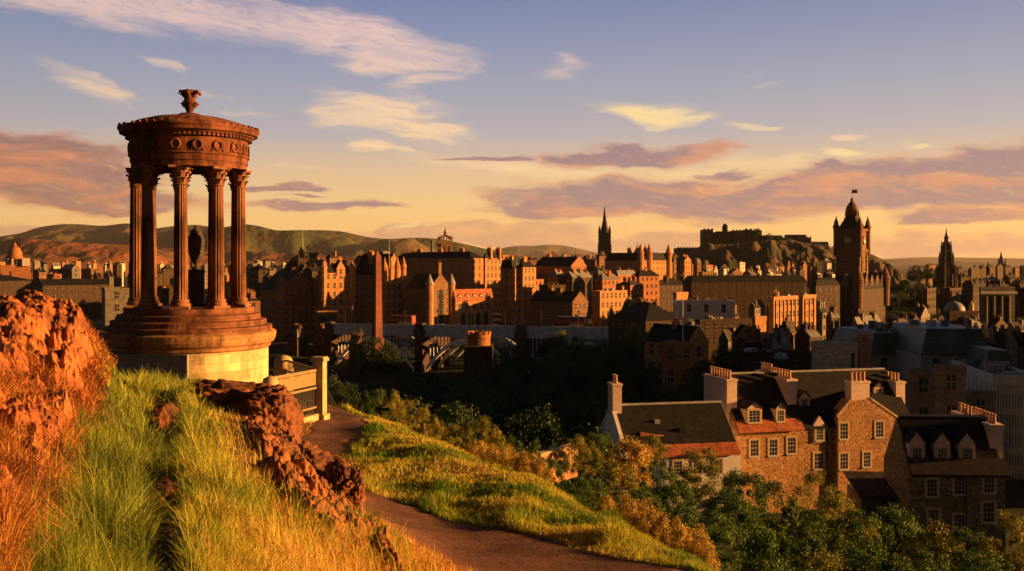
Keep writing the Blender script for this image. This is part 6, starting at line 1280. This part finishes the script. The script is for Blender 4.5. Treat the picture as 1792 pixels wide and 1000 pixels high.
    B_(1448, 1470, 1640, 604, 330, 8, 'long dark low building under the hotel with pale roof lights', 'dark', 'mansard', 3, FLATR, maxw=50)
    B_(1380, 1400, 1520, 628, 230, 8, 'dark flat roof with a pale slanting parapet left of the yellow lit tower', 'dark', 'flat', .6, maxw=40)
    # register house dome, arch building, statue
    b = B_(1655, 1662, 1712, 548, 360, 10, 'low classical building with a small pale dome', 'dark', 'flat', 1, maxl=20)
    p = b.root; MB().lathe([(3.6, 0), (3.6, 1), (3.3, 2), (2.3, 3.2), (.8, 3.8), (.1, 4.2)], 20).build('dome', LEAD, b.root, (b.w * .4, 4, b.h), smooth=True)
    b = B_(1712, 1716, 1776, 505, 390, 6, 'grey classical block with a tall recessed portico and pale cornice', 'grey', 'flat', 1.6, maxl=16, auto=False)
    MB().box(b.w * .12, -.08, 2, b.w * .82, .1, b.h - 3).build('recess', GLASS, b.root); MB().box(-.4, -1.0, b.h - 2.2, b.w + .4, 0, b.h - 1.2).build('cornice', W_PALE, b.root)
    for i in range(4): t = b.w * (.14 + .22 * i); MB().lathe([(.6, 2), (.5, b.h - 3)], 12, t, -.6).build('column', W_GREY, b.root)
    pole(1712, 500, 560, 380, 'pale mast standing against the left edge of the classical block', .2); pole(1724, 470, 505, 392, 'thin pole on the roof of the grey classical block', .1)
    d = 370; k = d / F; o = empty('statue_column', tuple(P(1700, 575, d)), R(20)); tag(o, 'gold lit statue standing on a tall carved pedestal', 'statue'); GD = plain('gold_lit_stone', (.5, .36, .12), .7, .2, 2)  # golden sunlight put into the statue's stone colour
    MB().box(-1.2, -1.2, -3, 1.2, 1.2, 5).box(-1.5, -1.5, 5, 1.5, 1.5, 5.5).build('pedestal', GD, o); MB().lathe([(.8, 5.5), (.95, 6.4), (.7, 7.4), (.85, 8.2), (.75, 8.9), (.25, 9.2), (.32, 9.5), (.3, 9.9), (.05, 10.1)], 10).build('figure', GD, o, smooth=True); MB().tube([(.5, 0, 8.6), (1.1, -.2, 8.0), (1.3, -.3, 9.6)], .15, 6).build('raised_arm', GD, o)
    # far spire at the right
    d = 1500; k = d / F; o = empty('church_spire', tuple(P(1752, 480, d))); tag(o, 'distant triple spired church at the far right of the skyline', 'church'); S = W_DARK
    MB().box(-5 * k, -5 * k, -10, 5 * k, 5 * k, 18 * k).build('tower', S, o); MB().lathe([(5 * k, 18 * k), (.2 * k, 40 * k)], 8).build('spire', S, o)
    for s in (-1, 1): MB().lathe([(1.2 * k, 16 * k), (1.2 * k, 22 * k), (.1, 29 * k)], 6, s * 6 * k, -3 * k).build('pinnacle', S, o)
    d = 1100; k = d / F; o = empty('church_spire', tuple(P(1729, 480, d))); tag(o, 'tiny dark spire between the gothic monument and the triple spired church', 'church'); MB().box(-2.2 * k, -2.2 * k, -8, 2.2 * k, 2.2 * k, 12 * k).build('tower', S, o); MB().lathe([(2.2 * k, 12 * k), (.1, 24 * k)], 8).build('spire', S, o)
    # governor's house tower in front of the bridge
    d = 285; k = d / F; o = empty('round_tower', tuple(P(838, 640, d))); tag(o, 'round battlemented tower lit red on its right side in front of the bridge', 'tower'); zz = lambda y: (640 - y) * k
    b_ = MB().box(-24 * k, -6, -4, 4, 10, zz(604)).build('hall', W_DARK, o); MB().lathe([(21 * k * .95, -4), (21 * k * .95, zz(592)), (21 * k, zz(590)), (21 * k, zz(585))], 28).build('tower', W_RED, o)
    for i in range(14): a = 2 * math.pi * i / 14; MB().box(-.5, -.35, 0, .5, .35, .8).build('merlon', W_RED, o, (20 * k * math.cos(a), 20 * k * math.sin(a), zz(585)), a + R(90))
    for px, y in ((826, 612), (838, 612), (850, 612)): 
        a = math.asin((px - 838) / 21); MB().box(-.5, -.08, 0, .5, .1, 1.6).build('window', GLASS, o, (20 * k * math.sin(a), -20 * k * math.cos(a), zz(618)), a)
    # poles
    pole(1195, 515, 606, 176, 'tall slim white flagpole in front of the long white building', .10); pole(1358, 500, 525, 330, 'thin flagpole on the left of the post office roof', .1); pole(1409, 500, 525, 322, 'thin flagpole on the right of the post office roof', .1); pole(1459, 545, 575, 300, 'short pale pole in front of the dark hotel block', .1); pole(1382, 560, 592, 250, 'grey pole beside the small lit block', .1)
    # left side
    b = B_(176, 184, 226, 508, 300, 26, 'grey flat roofed building with a lit corner pillar beside the temple', 'grey', 'flat', .8, maxl=14)
    B_(62, 75, 190, 500, 520, 26, 'dark long low building above the orange bracken bank', 'dark', 'gable', 3, chims=[(.2, .5, 1, 2, 1.5, 4), (.8, .5, 1, 2, 1.5, 4)]); B_(-40, -20, 60, 492, 560, 26, 'dark low block at the left edge under the domed building', 'dark', 'hip', 3, chims=[(.6, .5, 1, 2, 1.5, 4)])
    B_(266, 276, 300, 515, 420, 30, 'small red lit building seen between the temple columns', 'red', 'gable', 3, 'y', maxl=10)
    b = B_(548, 556, 590, 548, 405, 26, 'low shop front with a wide window at the foot of the orange hotel tower', 'brown', 'flat', .5, maxl=8, auto=False); MB().box(.5, -.05, .8, b.w - .5, .02, b.h - 1.2).build('shop_window', GLASS, b.root)
landmark_spire_hub(); landmark_crown(); landmark_gothic(); landmark_clock(); landmark_obelisk(); north_bridge(); castle(); named()

# ---------------- ordinary houses filling the streets
def fill(n, px0, px1, d0, d1, y0, y1, phrase, walls, style, seed, wmin=16, wmax=34, hmin=9, group=None, a0=34, a1=62, pk=dict()):
    rr = random.Random(seed); xs = sorted(px0 + (px1 - px0) * (i + rr.uniform(.1, .9)) / n for i in range(n))
    for i, x in enumerate(xs):
        d = rr.uniform(d0, d1); f = (d - d0) / max(1, d1 - d0); yt = y1 + (y0 - y1) * f + rr.uniform(-4, 4); wpx = rr.uniform(wmin, wmax)
        a = rr.uniform(a0, a1); xc = x + wpx * rr.uniform(.25, .6); wl = rr.choice(walls); roof = rr.choice(['gable', 'gable', 'gable', 'hip', 'mansard', 'flat']); ax = rr.choice('xy')
        zt = (HY - yt) / F * d
        nch = rr.choice([1, 2, 2, 3]); rh = rr.uniform(2.2, 4)
        lab = '%s from the left of the %s' % (ORD[i], phrase)
        X_ = (xc - CX) / F * d; base = min(gz(X_, d) - 2, zt - hmin)
        b = Bld('town_house', x, xc, x + wpx, yt, d, a, lab, 'town house', group or phrase, base, maxw=40, maxl=30)
        b.walls(WALLS[wl], roof, rh, ax, rr.choice([SLATE, SLATE, SLATE2, FLATR]))
        if style: b.auto(style, maxrows=5, maxcols=6, **pk)
        for c in range(nch):
            if ax == 'x': b.chim((c + .5) / nch, .5, .9, 1.9, rr.uniform(.5, 1.3), 3)
            else: b.chim(.5, (c + .5) / nch, 1.9, .9, rr.uniform(.5, 1.3), 3)
fill(34, -10, 500, 1100, 1900, 459, 466, 'tiny distant houses strung out below the green hills', ['pale', 'orange', 'red', 'pale', 'grey'], None, 1, 7, 18)
fill(22, 40, 510, 560, 1000, 467, 488, 'dark roofs between the distant houses and the temple steps', ['dark', 'brown', 'grey', 'red'], 'far', 2, 16, 34)
fill(12, 430, 660, 450, 560, 468, 500, 'dark tenements behind the lit red and orange row', ['dark', 'brown', 'dark'], 'far', 3, 22, 44)
fill(15, 500, 930, 620, 900, 450, 458, 'roofs along the skyline left of the black spire', ['brown', 'red', 'dark', 'brown'], 'far', 4, 22, 48)
fill(18, 930, 1200, 640, 900, 446, 462, 'crowded roofs around the foot of the black spire', ['brown', 'red', 'dark', 'brown', 'orange'], 'far', 5, 18, 36)
fill(12, 880, 1110, 450, 600, 478, 500, 'dark tenements below the ridge and above the bridge', ['brown', 'dark', 'red'], 'far', 6, 30, 60)
fill(18, 1165, 1440, 850, 1010, 458, 480, 'small houses clustered below the castle', ['orange', 'pale', 'red', 'cream', 'brown'], 'far', 7, 8, 20)
fill(12, 1180, 1450, 560, 760, 476, 492, 'dark roofs between the castle and the long black hall', ['brown', 'dark', 'pale'], 'far', 8, 14, 30)
fill(14, 1075, 1460, 340, 430, 540, 560, 'low roofs in front of the long black hall', ['dark', 'brown', 'grey'], 'far', 9, 20, 44)
fill(12, 1090, 1440, 225, 300, 585, 615, 'low dark roofs above the black trees', ['dark', 'grey', 'brown'], 'mid', 10, 24, 50)
fill(16, 1600, 1800, 1000, 2400, 464, 472, 'distant flat skyline houses right of the clock tower', ['dark', 'brown', 'dark'], None, 11, 10, 24)
fill(14, 1610, 1800, 480, 820, 484, 508, 'black street blocks around the gothic monument', ['dark'], 'far', 12, 20, 44)
fill(12, 1480, 1800, 300, 420, 558, 585, 'dark low roofs below the gothic monument', ['dark', 'grey'], 'mid', 13, 30, 60)
fill(8, 1560, 1800, 215, 290, 598, 612, 'roofs just behind the green mansard range', ['dark', 'grey'], 'mid', 14, 40, 70, a0=0, a1=14)
fill(6, 480, 640, 330, 400, 586, 604, 'dim yards and sheds under the lit orange row', ['dark', 'brown'], 'far', 15, 20, 40, hmin=6)
fill(8, 190, 480, 330, 480, 500, 540, 'dark blocks seen between the columns of the temple', ['dark', 'brown'], 'far', 16, 24, 44)
# ------------------------------------------------------------------ trees and bushes
def leaf_material(name, stops, trans=.25, scale=.35):
    m = bpy.data.materials.new(name); m.use_nodes = True; t = NT(m.node_tree); b = t.n['Principled BSDF']
    at = t.new('ShaderNodeAttribute', attribute_name='hue'); oi = t.new('ShaderNodeObjectInfo')
    k = t.math('ADD', t.math('MULTIPLY', at.outputs['Fac'], .7), t.math('MULTIPLY', oi.outputs['Random'], .3), clamp=True)
    c = t.ramp(k, stops); t.put(b.inputs['Base Color'], c); b.inputs['Roughness'].default_value = .65; b.inputs['Specular IOR Level'].default_value = .25
    tr = t.new('ShaderNodeBsdfTranslucent'); t.put(tr.inputs[0], c); mx = t.new('ShaderNodeMixShader'); mx.inputs[0].default_value = trans
    t.l.new(b.outputs[0], mx.inputs[1]); t.l.new(tr.outputs[0], mx.inputs[2]); t.l.new(mx.outputs[0], t.n['Material Output'].inputs['Surface']); return m
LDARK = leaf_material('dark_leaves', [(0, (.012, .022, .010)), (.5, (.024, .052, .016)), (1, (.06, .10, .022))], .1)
LMID = leaf_material('olive_leaves', [(0, (.014, .036, .008)), (.45, (.040, .090, .014)), (.8, (.11, .19, .024)), (1, (.24, .28, .035))], .15)
LYEL = leaf_material('yellow_leaves', [(0, (.04, .06, .012)), (.4, (.14, .15, .025)), (.75, (.32, .28, .04)), (1, (.50, .38, .07))], .2)
LORA = leaf_material('orange_twigs', [(0, (.14, .09, .02)), (.4, (.36, .25, .05)), (.75, (.56, .38, .08)), (1, (.68, .50, .14))], .2)
LRED = leaf_material('red_twigs', [(0, (.08, .03, .018)), (.5, (.20, .06, .03)), (1, (.32, .11, .05))])
BARK = plain('bark', (.06, .042, .03), .95, .4, 4.0, .5)
def crown_mesh(name, mat, seed, n, leaf, clumps=60, squash=.8, hole=.25, spread=.16, long=1.0):
    """leaf-sized faces gathered in clumps through an uneven unit crown, base at z=0, about 1 high and 1 wide"""
    r = np.random.default_rng(seed)
    lob = r.normal(size=(7, 3)); lob /= np.linalg.norm(lob, axis=1)[:, None]; lobr = r.uniform(.75, 1.25, 7)
    c = r.normal(size=(clumps, 3)); c /= np.linalg.norm(c, axis=1)[:, None]
    w = np.exp(4 * (c @ lob.T)); w /= w.sum(1)[:, None]; rad = (w @ lobr) * (1 - hole * r.random(clumps) ** 2)
    c = c * rad[:, None] * np.array([.42, .42, .42 * squash * 1.15]); c[:, 2] = np.where(c[:, 2] < -.22, c[:, 2] * .55, c[:, 2])
    k = r.integers(0, clumps, n); sz = r.uniform(.6, 1.35, clumps)[k]
    p = c[k] + np.clip(r.normal(size=(n, 3)), -1.9, 1.9) * (spread * .42 * sz)[:, None] * np.array([1, 1, .75])
    p[:, 2] += .44
    out = p - np.array([0, 0, .44]); out /= np.linalg.norm(out, axis=1)[:, None] + 1e-6
    nrm = out * .8 + r.normal(size=(n, 3)) * .75; nrm /= np.linalg.norm(nrm, axis=1)[:, None]
    a = np.cross(nrm, r.normal(size=(n, 3))); a /= np.linalg.norm(a, axis=1)[:, None] + 1e-6; b = np.cross(nrm, a)
    s = (leaf * r.uniform(.6, 1.3, n))[:, None]
    V = np.stack([p - a * s * .5 * long, p - b * s * .32, p + a * s * .5 * long, p + b * s * .32], 1).reshape(-1, 3)
    i = np.arange(n)[:, None] * 4 + np.arange(4)
    hue = np.clip(r.normal(.45, .2, n) + (r.random(clumps) - .5)[k] * .5, 0, 1)
    return np_mesh(name, V, i, mat, False, {'hue': np.repeat(hue, 4)})
def trunk_mesh(seed, name='trunk'):
    r = random.Random(seed); m = MB(); top = (r.uniform(-.03, .03), r.uniform(-.03, .03), .55)
    m.tube([(0, 0, -.25), (.005, .0, .1), (top[0] * .6, top[1] * .6, .32), top], .035, 8, .014)
    for i in range(7):
        a = r.uniform(0, 6.28); z = r.uniform(.16, .5); L = r.uniform(.18, .32)
        m.tube([(top[0] * z, top[1] * z, z), (L * .5 * math.cos(a), L * .5 * math.sin(a), z + L * .45), (L * math.cos(a), L * math.sin(a), z + L * .75)], .013, 5, .003)
    return m.mesh(name, BARK)
TR = [trunk_mesh(i) for i in range(3)]
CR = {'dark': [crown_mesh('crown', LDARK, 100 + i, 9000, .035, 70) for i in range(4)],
      'mid': [crown_mesh('crown', LMID, 200 + i, 15000, .024, 60, .85, .3, .105) for i in range(5)],
      'yel': [crown_mesh('crown', LYEL, 300 + i, 13000, .024, 55, .85, .35, .11) for i in range(3)],
      'ora': [crown_mesh('crown', LORA, 400 + i, 9000, .028, 60, .8, .45, .15, 1.6) for i in range(3)],
      'red': [crown_mesh('crown', LRED, 500 + i, 5000, .03, 60, .8, .4, .15, 1.6) for i in range(1)]}
cnt = 0
def tree(px, ytop, d, wpx, kind, label, group=None, name='tree', cat='tree', hs=None, sink=0.0, partname=None):
    global cnt; cnt += 1
    x = (px - CX) / F * d; zt = (HY - ytop) / F * d; zg = gz(x, d) - sink; w = wpx / F * d * 1.15; h = max(zt - zg, w * .35) if hs is None else hs
    if h > w * 1.7: ch = w * 1.25; cz = h - ch * .95
    else: ch = h * 1.0; cz = 0.0
    o = empty(name, (x, d, zg), (cnt * 2.399) % 6.28); tag(o, label, cat, group)
    ms = CR[kind]; c = link(partname or 'crown', ms[cnt % len(ms)], o); c.location = (0, 0, cz); c.scale = (w, w, ch * 1.05)
    if name == 'tree': t = link('trunk', TR[cnt % 3], o); t.scale = (w, w, max(h * .95, .5))
    else: t = link('stem', TR[cnt % 3], o); t.scale = (w * .5, w * .5, h * .8)
    return o
rr = random.Random(77)
# black trees of the valley
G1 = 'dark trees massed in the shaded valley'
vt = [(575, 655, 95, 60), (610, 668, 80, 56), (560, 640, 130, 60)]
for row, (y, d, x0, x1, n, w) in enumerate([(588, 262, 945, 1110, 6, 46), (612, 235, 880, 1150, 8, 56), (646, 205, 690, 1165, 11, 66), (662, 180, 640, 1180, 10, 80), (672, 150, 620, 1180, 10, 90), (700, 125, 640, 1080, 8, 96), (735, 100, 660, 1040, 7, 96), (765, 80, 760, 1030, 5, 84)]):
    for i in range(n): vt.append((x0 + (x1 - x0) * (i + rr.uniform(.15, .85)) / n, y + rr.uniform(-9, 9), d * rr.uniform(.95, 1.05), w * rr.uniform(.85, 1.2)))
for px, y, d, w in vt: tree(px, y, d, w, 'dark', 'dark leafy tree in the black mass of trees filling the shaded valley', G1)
tree(652, 588, 236, 52, 'dark', 'dark tree hiding the plinth of the red obelisk', G1); tree(680, 598, 232, 50, 'dark', 'dark tree just right of the obelisk foot', G1)
tree(982, 574, 258, 46, 'yel', 'olive tree catching light at the top of the black valley trees'); tree(1112, 568, 262, 40, 'yel', 'small yellow green tree beside the hipped roof above the valley'); tree(1000, 590, 250, 60, 'mid', 'green tree below the grey building at the end of the bridge')
for i, (px, y, d, w) in enumerate([(655, 600, 240, 40), (640, 622, 200, 44), (612, 612, 260, 40)]): tree(px, y, d, w, 'red', ['reddish bush directly under the red obelisk', 'larger reddish bush lower down below the obelisk', 'reddish bush left of the obelisk foot'][i], name='bush', cat='bush', partname='foliage', hs=4.5, sink=0)
tree(1055, 480, 600, 26, 'red', 'bare reddish tree among roofs left of the tall turreted tenement'); tree(1182, 478, 640, 34, 'mid', 'green tree right of the tall turreted tenement below the ridge')
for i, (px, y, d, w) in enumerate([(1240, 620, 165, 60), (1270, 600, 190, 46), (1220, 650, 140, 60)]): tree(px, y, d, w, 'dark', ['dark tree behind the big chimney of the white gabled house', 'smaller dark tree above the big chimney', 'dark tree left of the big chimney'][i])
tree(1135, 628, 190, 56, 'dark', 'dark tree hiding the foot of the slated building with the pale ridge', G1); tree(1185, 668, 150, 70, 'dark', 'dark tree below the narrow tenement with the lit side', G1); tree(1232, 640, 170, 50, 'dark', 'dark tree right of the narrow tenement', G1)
# trees by the gothic monument and castle
for i, (px, y, d, w) in enumerate([(1600, 463, 760, 26), (1626, 462, 760, 24), (1585, 480, 700, 30), (1612, 490, 640, 36), (1640, 498, 600, 36), (1570, 505, 560, 40), (1600, 515, 520, 44), (1680, 500, 600, 36), (1575, 535, 480, 46), (1620, 540, 470, 50), (1655, 545, 470, 40)]):
    tree(px, y, d, w, 'dark', '%s black tree from the left around the foot of the gothic monument' % ORD[[0, 0, 0, 0, 0, 0, 0, 0, 0, 0, 0][i] + sorted(range(11), key=lambda q: [1600, 1626, 1585, 1612, 1640, 1570, 1601, 1680, 1575, 1620, 1655][q]).index(i)], 'black trees around the gothic monument')
CT = [(1325, 398, 1238, 15), (1345, 407, 1236, 16), (1362, 411, 1236, 14), (1376, 412, 1240, 12), (1430, 422, 1230, 16), (1444, 426, 1225, 16), (1456, 430, 1225, 14)]
for i, (px, y, d, w) in enumerate(CT):
    z = (HY - y) / F * d; ww = w / F * d; o = empty('tree', ((px - CX) / F * d, d, z - ww * 1.1), i * 1.7); tag(o, '%s dark tree from the left on top of the castle crag' % ORD[i], 'tree', 'trees on the castle crag')
    c = link('crown', CR['dark'][i % 4], o); c.scale = (ww, ww, ww * 1.15); t = link('trunk', TR[i % 3], o); t.scale = (ww, ww, ww)
# trees and bushes round the near houses: (px, top row, distance, width, kind, label)
near = [
 (1015, 762, 66, 66, 'yel', 'yellow green bushy tree left of the white gable'), (1048, 752, 72, 60, 'mid', 'olive tree in front of the white gable'), (1100, 758, 64, 84, 'ora', 'orange leaved tree in front of the red tiled eaves of the white house'),
 (1140, 762, 70, 56, 'yel', 'taller yellow leaved tree before the long slate roof'), (1150, 800, 60, 70, 'mid', 'dark green tree under the long slate roof'), (1075, 800, 52, 90, 'yel', 'broad yellowish tree at the crest of the lawn'), (1030, 830, 46, 70, 'mid', 'low olive tree behind the orange gorse'),
 (1215, 790, 68, 80, 'yel', 'yellow tree in front of the junction of the two houses'), (1240, 780, 76, 44, 'yel', 'slim yellow tree against the corner of the slate roof'), (1180, 830, 54, 90, 'mid', 'rounded green tree left of the yellow tree'),
 (1120, 850, 44, 80, 'mid', 'olive bush tree over the edge of the lawn'), (1300, 815, 70, 90, 'mid', 'dark green tree below the first three windows of the orange house'), (1360, 840, 66, 110, 'mid', 'wide olive tree below the orange house'),
 (1430, 825, 72, 90, 'yel', 'bright yellow green tree under the middle of the orange house'), (1470, 850, 62, 110, 'yel', 'large yellow green tree in front of the brown sloping roof'), (1270, 850, 56, 90, 'mid', 'olive tree above the orange bushes of the lawn edge'),
 (1330, 890, 50, 120, 'mid', 'large dark olive tree in the middle of the slope below the houses'), (1420, 890, 52, 120, 'mid', 'tall tree with a sunlit right side in the centre of the slope'), (1250, 900, 33, 90, 'mid', 'round grey green bush at the end of the lawn'),
 (1500, 880, 60, 100, 'mid', 'dark rounded tree under the brown sloping roof'), (1565, 870, 66, 100, 'mid', 'dark rounded tree in front of the left corner of the grey house'), (1520, 930, 48, 150, 'mid', 'wide dark tree at the bottom right of centre'),
 (1430, 960, 40, 140, 'yel', 'sunlit yellow green tree at the bottom edge below the tall tree'), (1340, 960, 36, 130, 'mid', 'dark tree at the bottom edge right of the grey green bush'), (1630, 905, 62, 100, 'yel', 'yellow green tree against the lower wall of the grey house'),
 (1690, 920, 64, 80, 'mid', 'green tree under the lower right window of the grey house'), (1770, 890, 62, 100, 'yel', 'yellow green tree at the right edge beside the grey house'), (1600, 960, 46, 140, 'mid', 'broad green tree at the bottom in front of the grey house'),
 (1700, 950, 50, 140, 'mid', 'broad olive tree at the bottom right'), (1780, 955, 46, 120, 'mid', 'green tree in the bottom right corner'), (1255, 975, 26, 100, 'mid', 'small dark bush at the bottom beside the lawn corner'),
 (1190, 880, 46, 70, 'mid', 'shaded tree behind the orange bushes of the lawn edge'), (1400, 930, 44, 90, 'mid', 'tree tucked between the tall tree and the bottom edge'), (960, 800, 60, 60, 'mid', 'dark bush against the garden wall'),
 (1640, 1010, 36, 190, 'mid', 'dark tree crown cut by the bottom edge under the grey house'), (1480, 1010, 33, 190, 'mid', 'dark tree crown cut by the bottom edge right of centre'), (1760, 1010, 34, 170, 'mid', 'dark tree crown cut by the bottom right edge')]
for px, y, d, w, kd, lab in near: tree(px, y, d, w, kd, lab, 'trees on the slope below the stone houses')
# gorse along the crest of the lawn
def bush(px, ytop, ybase, d, w, kind, label):
    global cnt; cnt += 1; b = P(px, ybase, d); zg = gz(b.x, d) - .15; h = max(.3, (HY - ytop) / F * d - zg); ww = w / F * d * 1.15
    o = empty('gorse_bush', (b.x, d, zg), cnt * 1.9); tag(o, label, 'bush', 'bushes along the crest of the lawn')
    c = link('foliage', CR[kind][cnt % len(CR[kind])], o); c.scale = (ww, ww, h * 1.08); t = link('stem', TR[cnt % 3], o); t.scale = (ww * .5, ww * .5, h * .8)
bs = [(640, 684, 33.5, 30, 'mid'), (660, 678, 33.2, 44, 'mid'), (688, 682, 32.5, 40, 'yel'), (712, 700, 31.2, 46, 'yel'), (738, 705, 30.2, 40, 'yel'), (762, 728, 28.8, 40, 'yel'), (790, 742, 27.2, 40, 'yel'), (815, 732, 27.4, 48, 'yel'), (845, 728, 27.5, 50, 'yel'), (872, 745, 26.6, 46, 'yel'),
      (838, 770, 24.6, 44, 'ora'), (865, 776, 24.0, 46, 'ora'), (895, 782, 23.0, 46, 'ora'), (922, 788, 22.4, 46, 'ora'), (948, 800, 21.6, 40, 'ora'), (900, 755, 27.5, 50, 'mid'), (935, 770, 27.0, 50, 'mid'),
      (1062, 862, 19.2, 40, 'ora'), (1100, 866, 18.9, 44, 'ora'), (1130, 872, 18.4, 46, 'ora'), (1158, 890, 17.6, 46, 'ora'), (1190, 905, 17.2, 50, 'ora'), (1222, 918, 16.6, 48, 'ora'), (1010, 850, 21.0, 50, 'mid'), (985, 835, 22.5, 50, 'mid'), (1240, 945, 16.2, 40, 'ora')]
bs.sort(); KN = {'mid': 'olive green', 'yel': 'yellow green', 'ora': 'bright orange'}
for i, (px, y, d, w, k) in enumerate(bs): bush(px, y, y + 60, d, w, k, '%s gorse bush, %s from the left along the crest of the lawn' % (KN[k], ORD[i]))
# ------------------------------------------------------------------ air
def haze():
    m = bpy.data.materials.new('haze_air'); m.use_nodes = True; t = NT(m.node_tree); t.n.clear()
    v = t.new('ShaderNodeVolumePrincipled'); v.inputs['Density'].default_value = 1.3e-5; v.inputs['Color'].default_value = (.95, .93, .92, 1); v.inputs['Anisotropy'].default_value = .2
    o = t.new('ShaderNodeOutputMaterial'); t.l.new(v.outputs[0], o.inputs['Volume'])
    b = MB().box(-24500, -24500, -75, 24500, 24500, 560).build('haze', m); tag(b, 'thin evening air over the city and hills', kind='stuff')
haze()
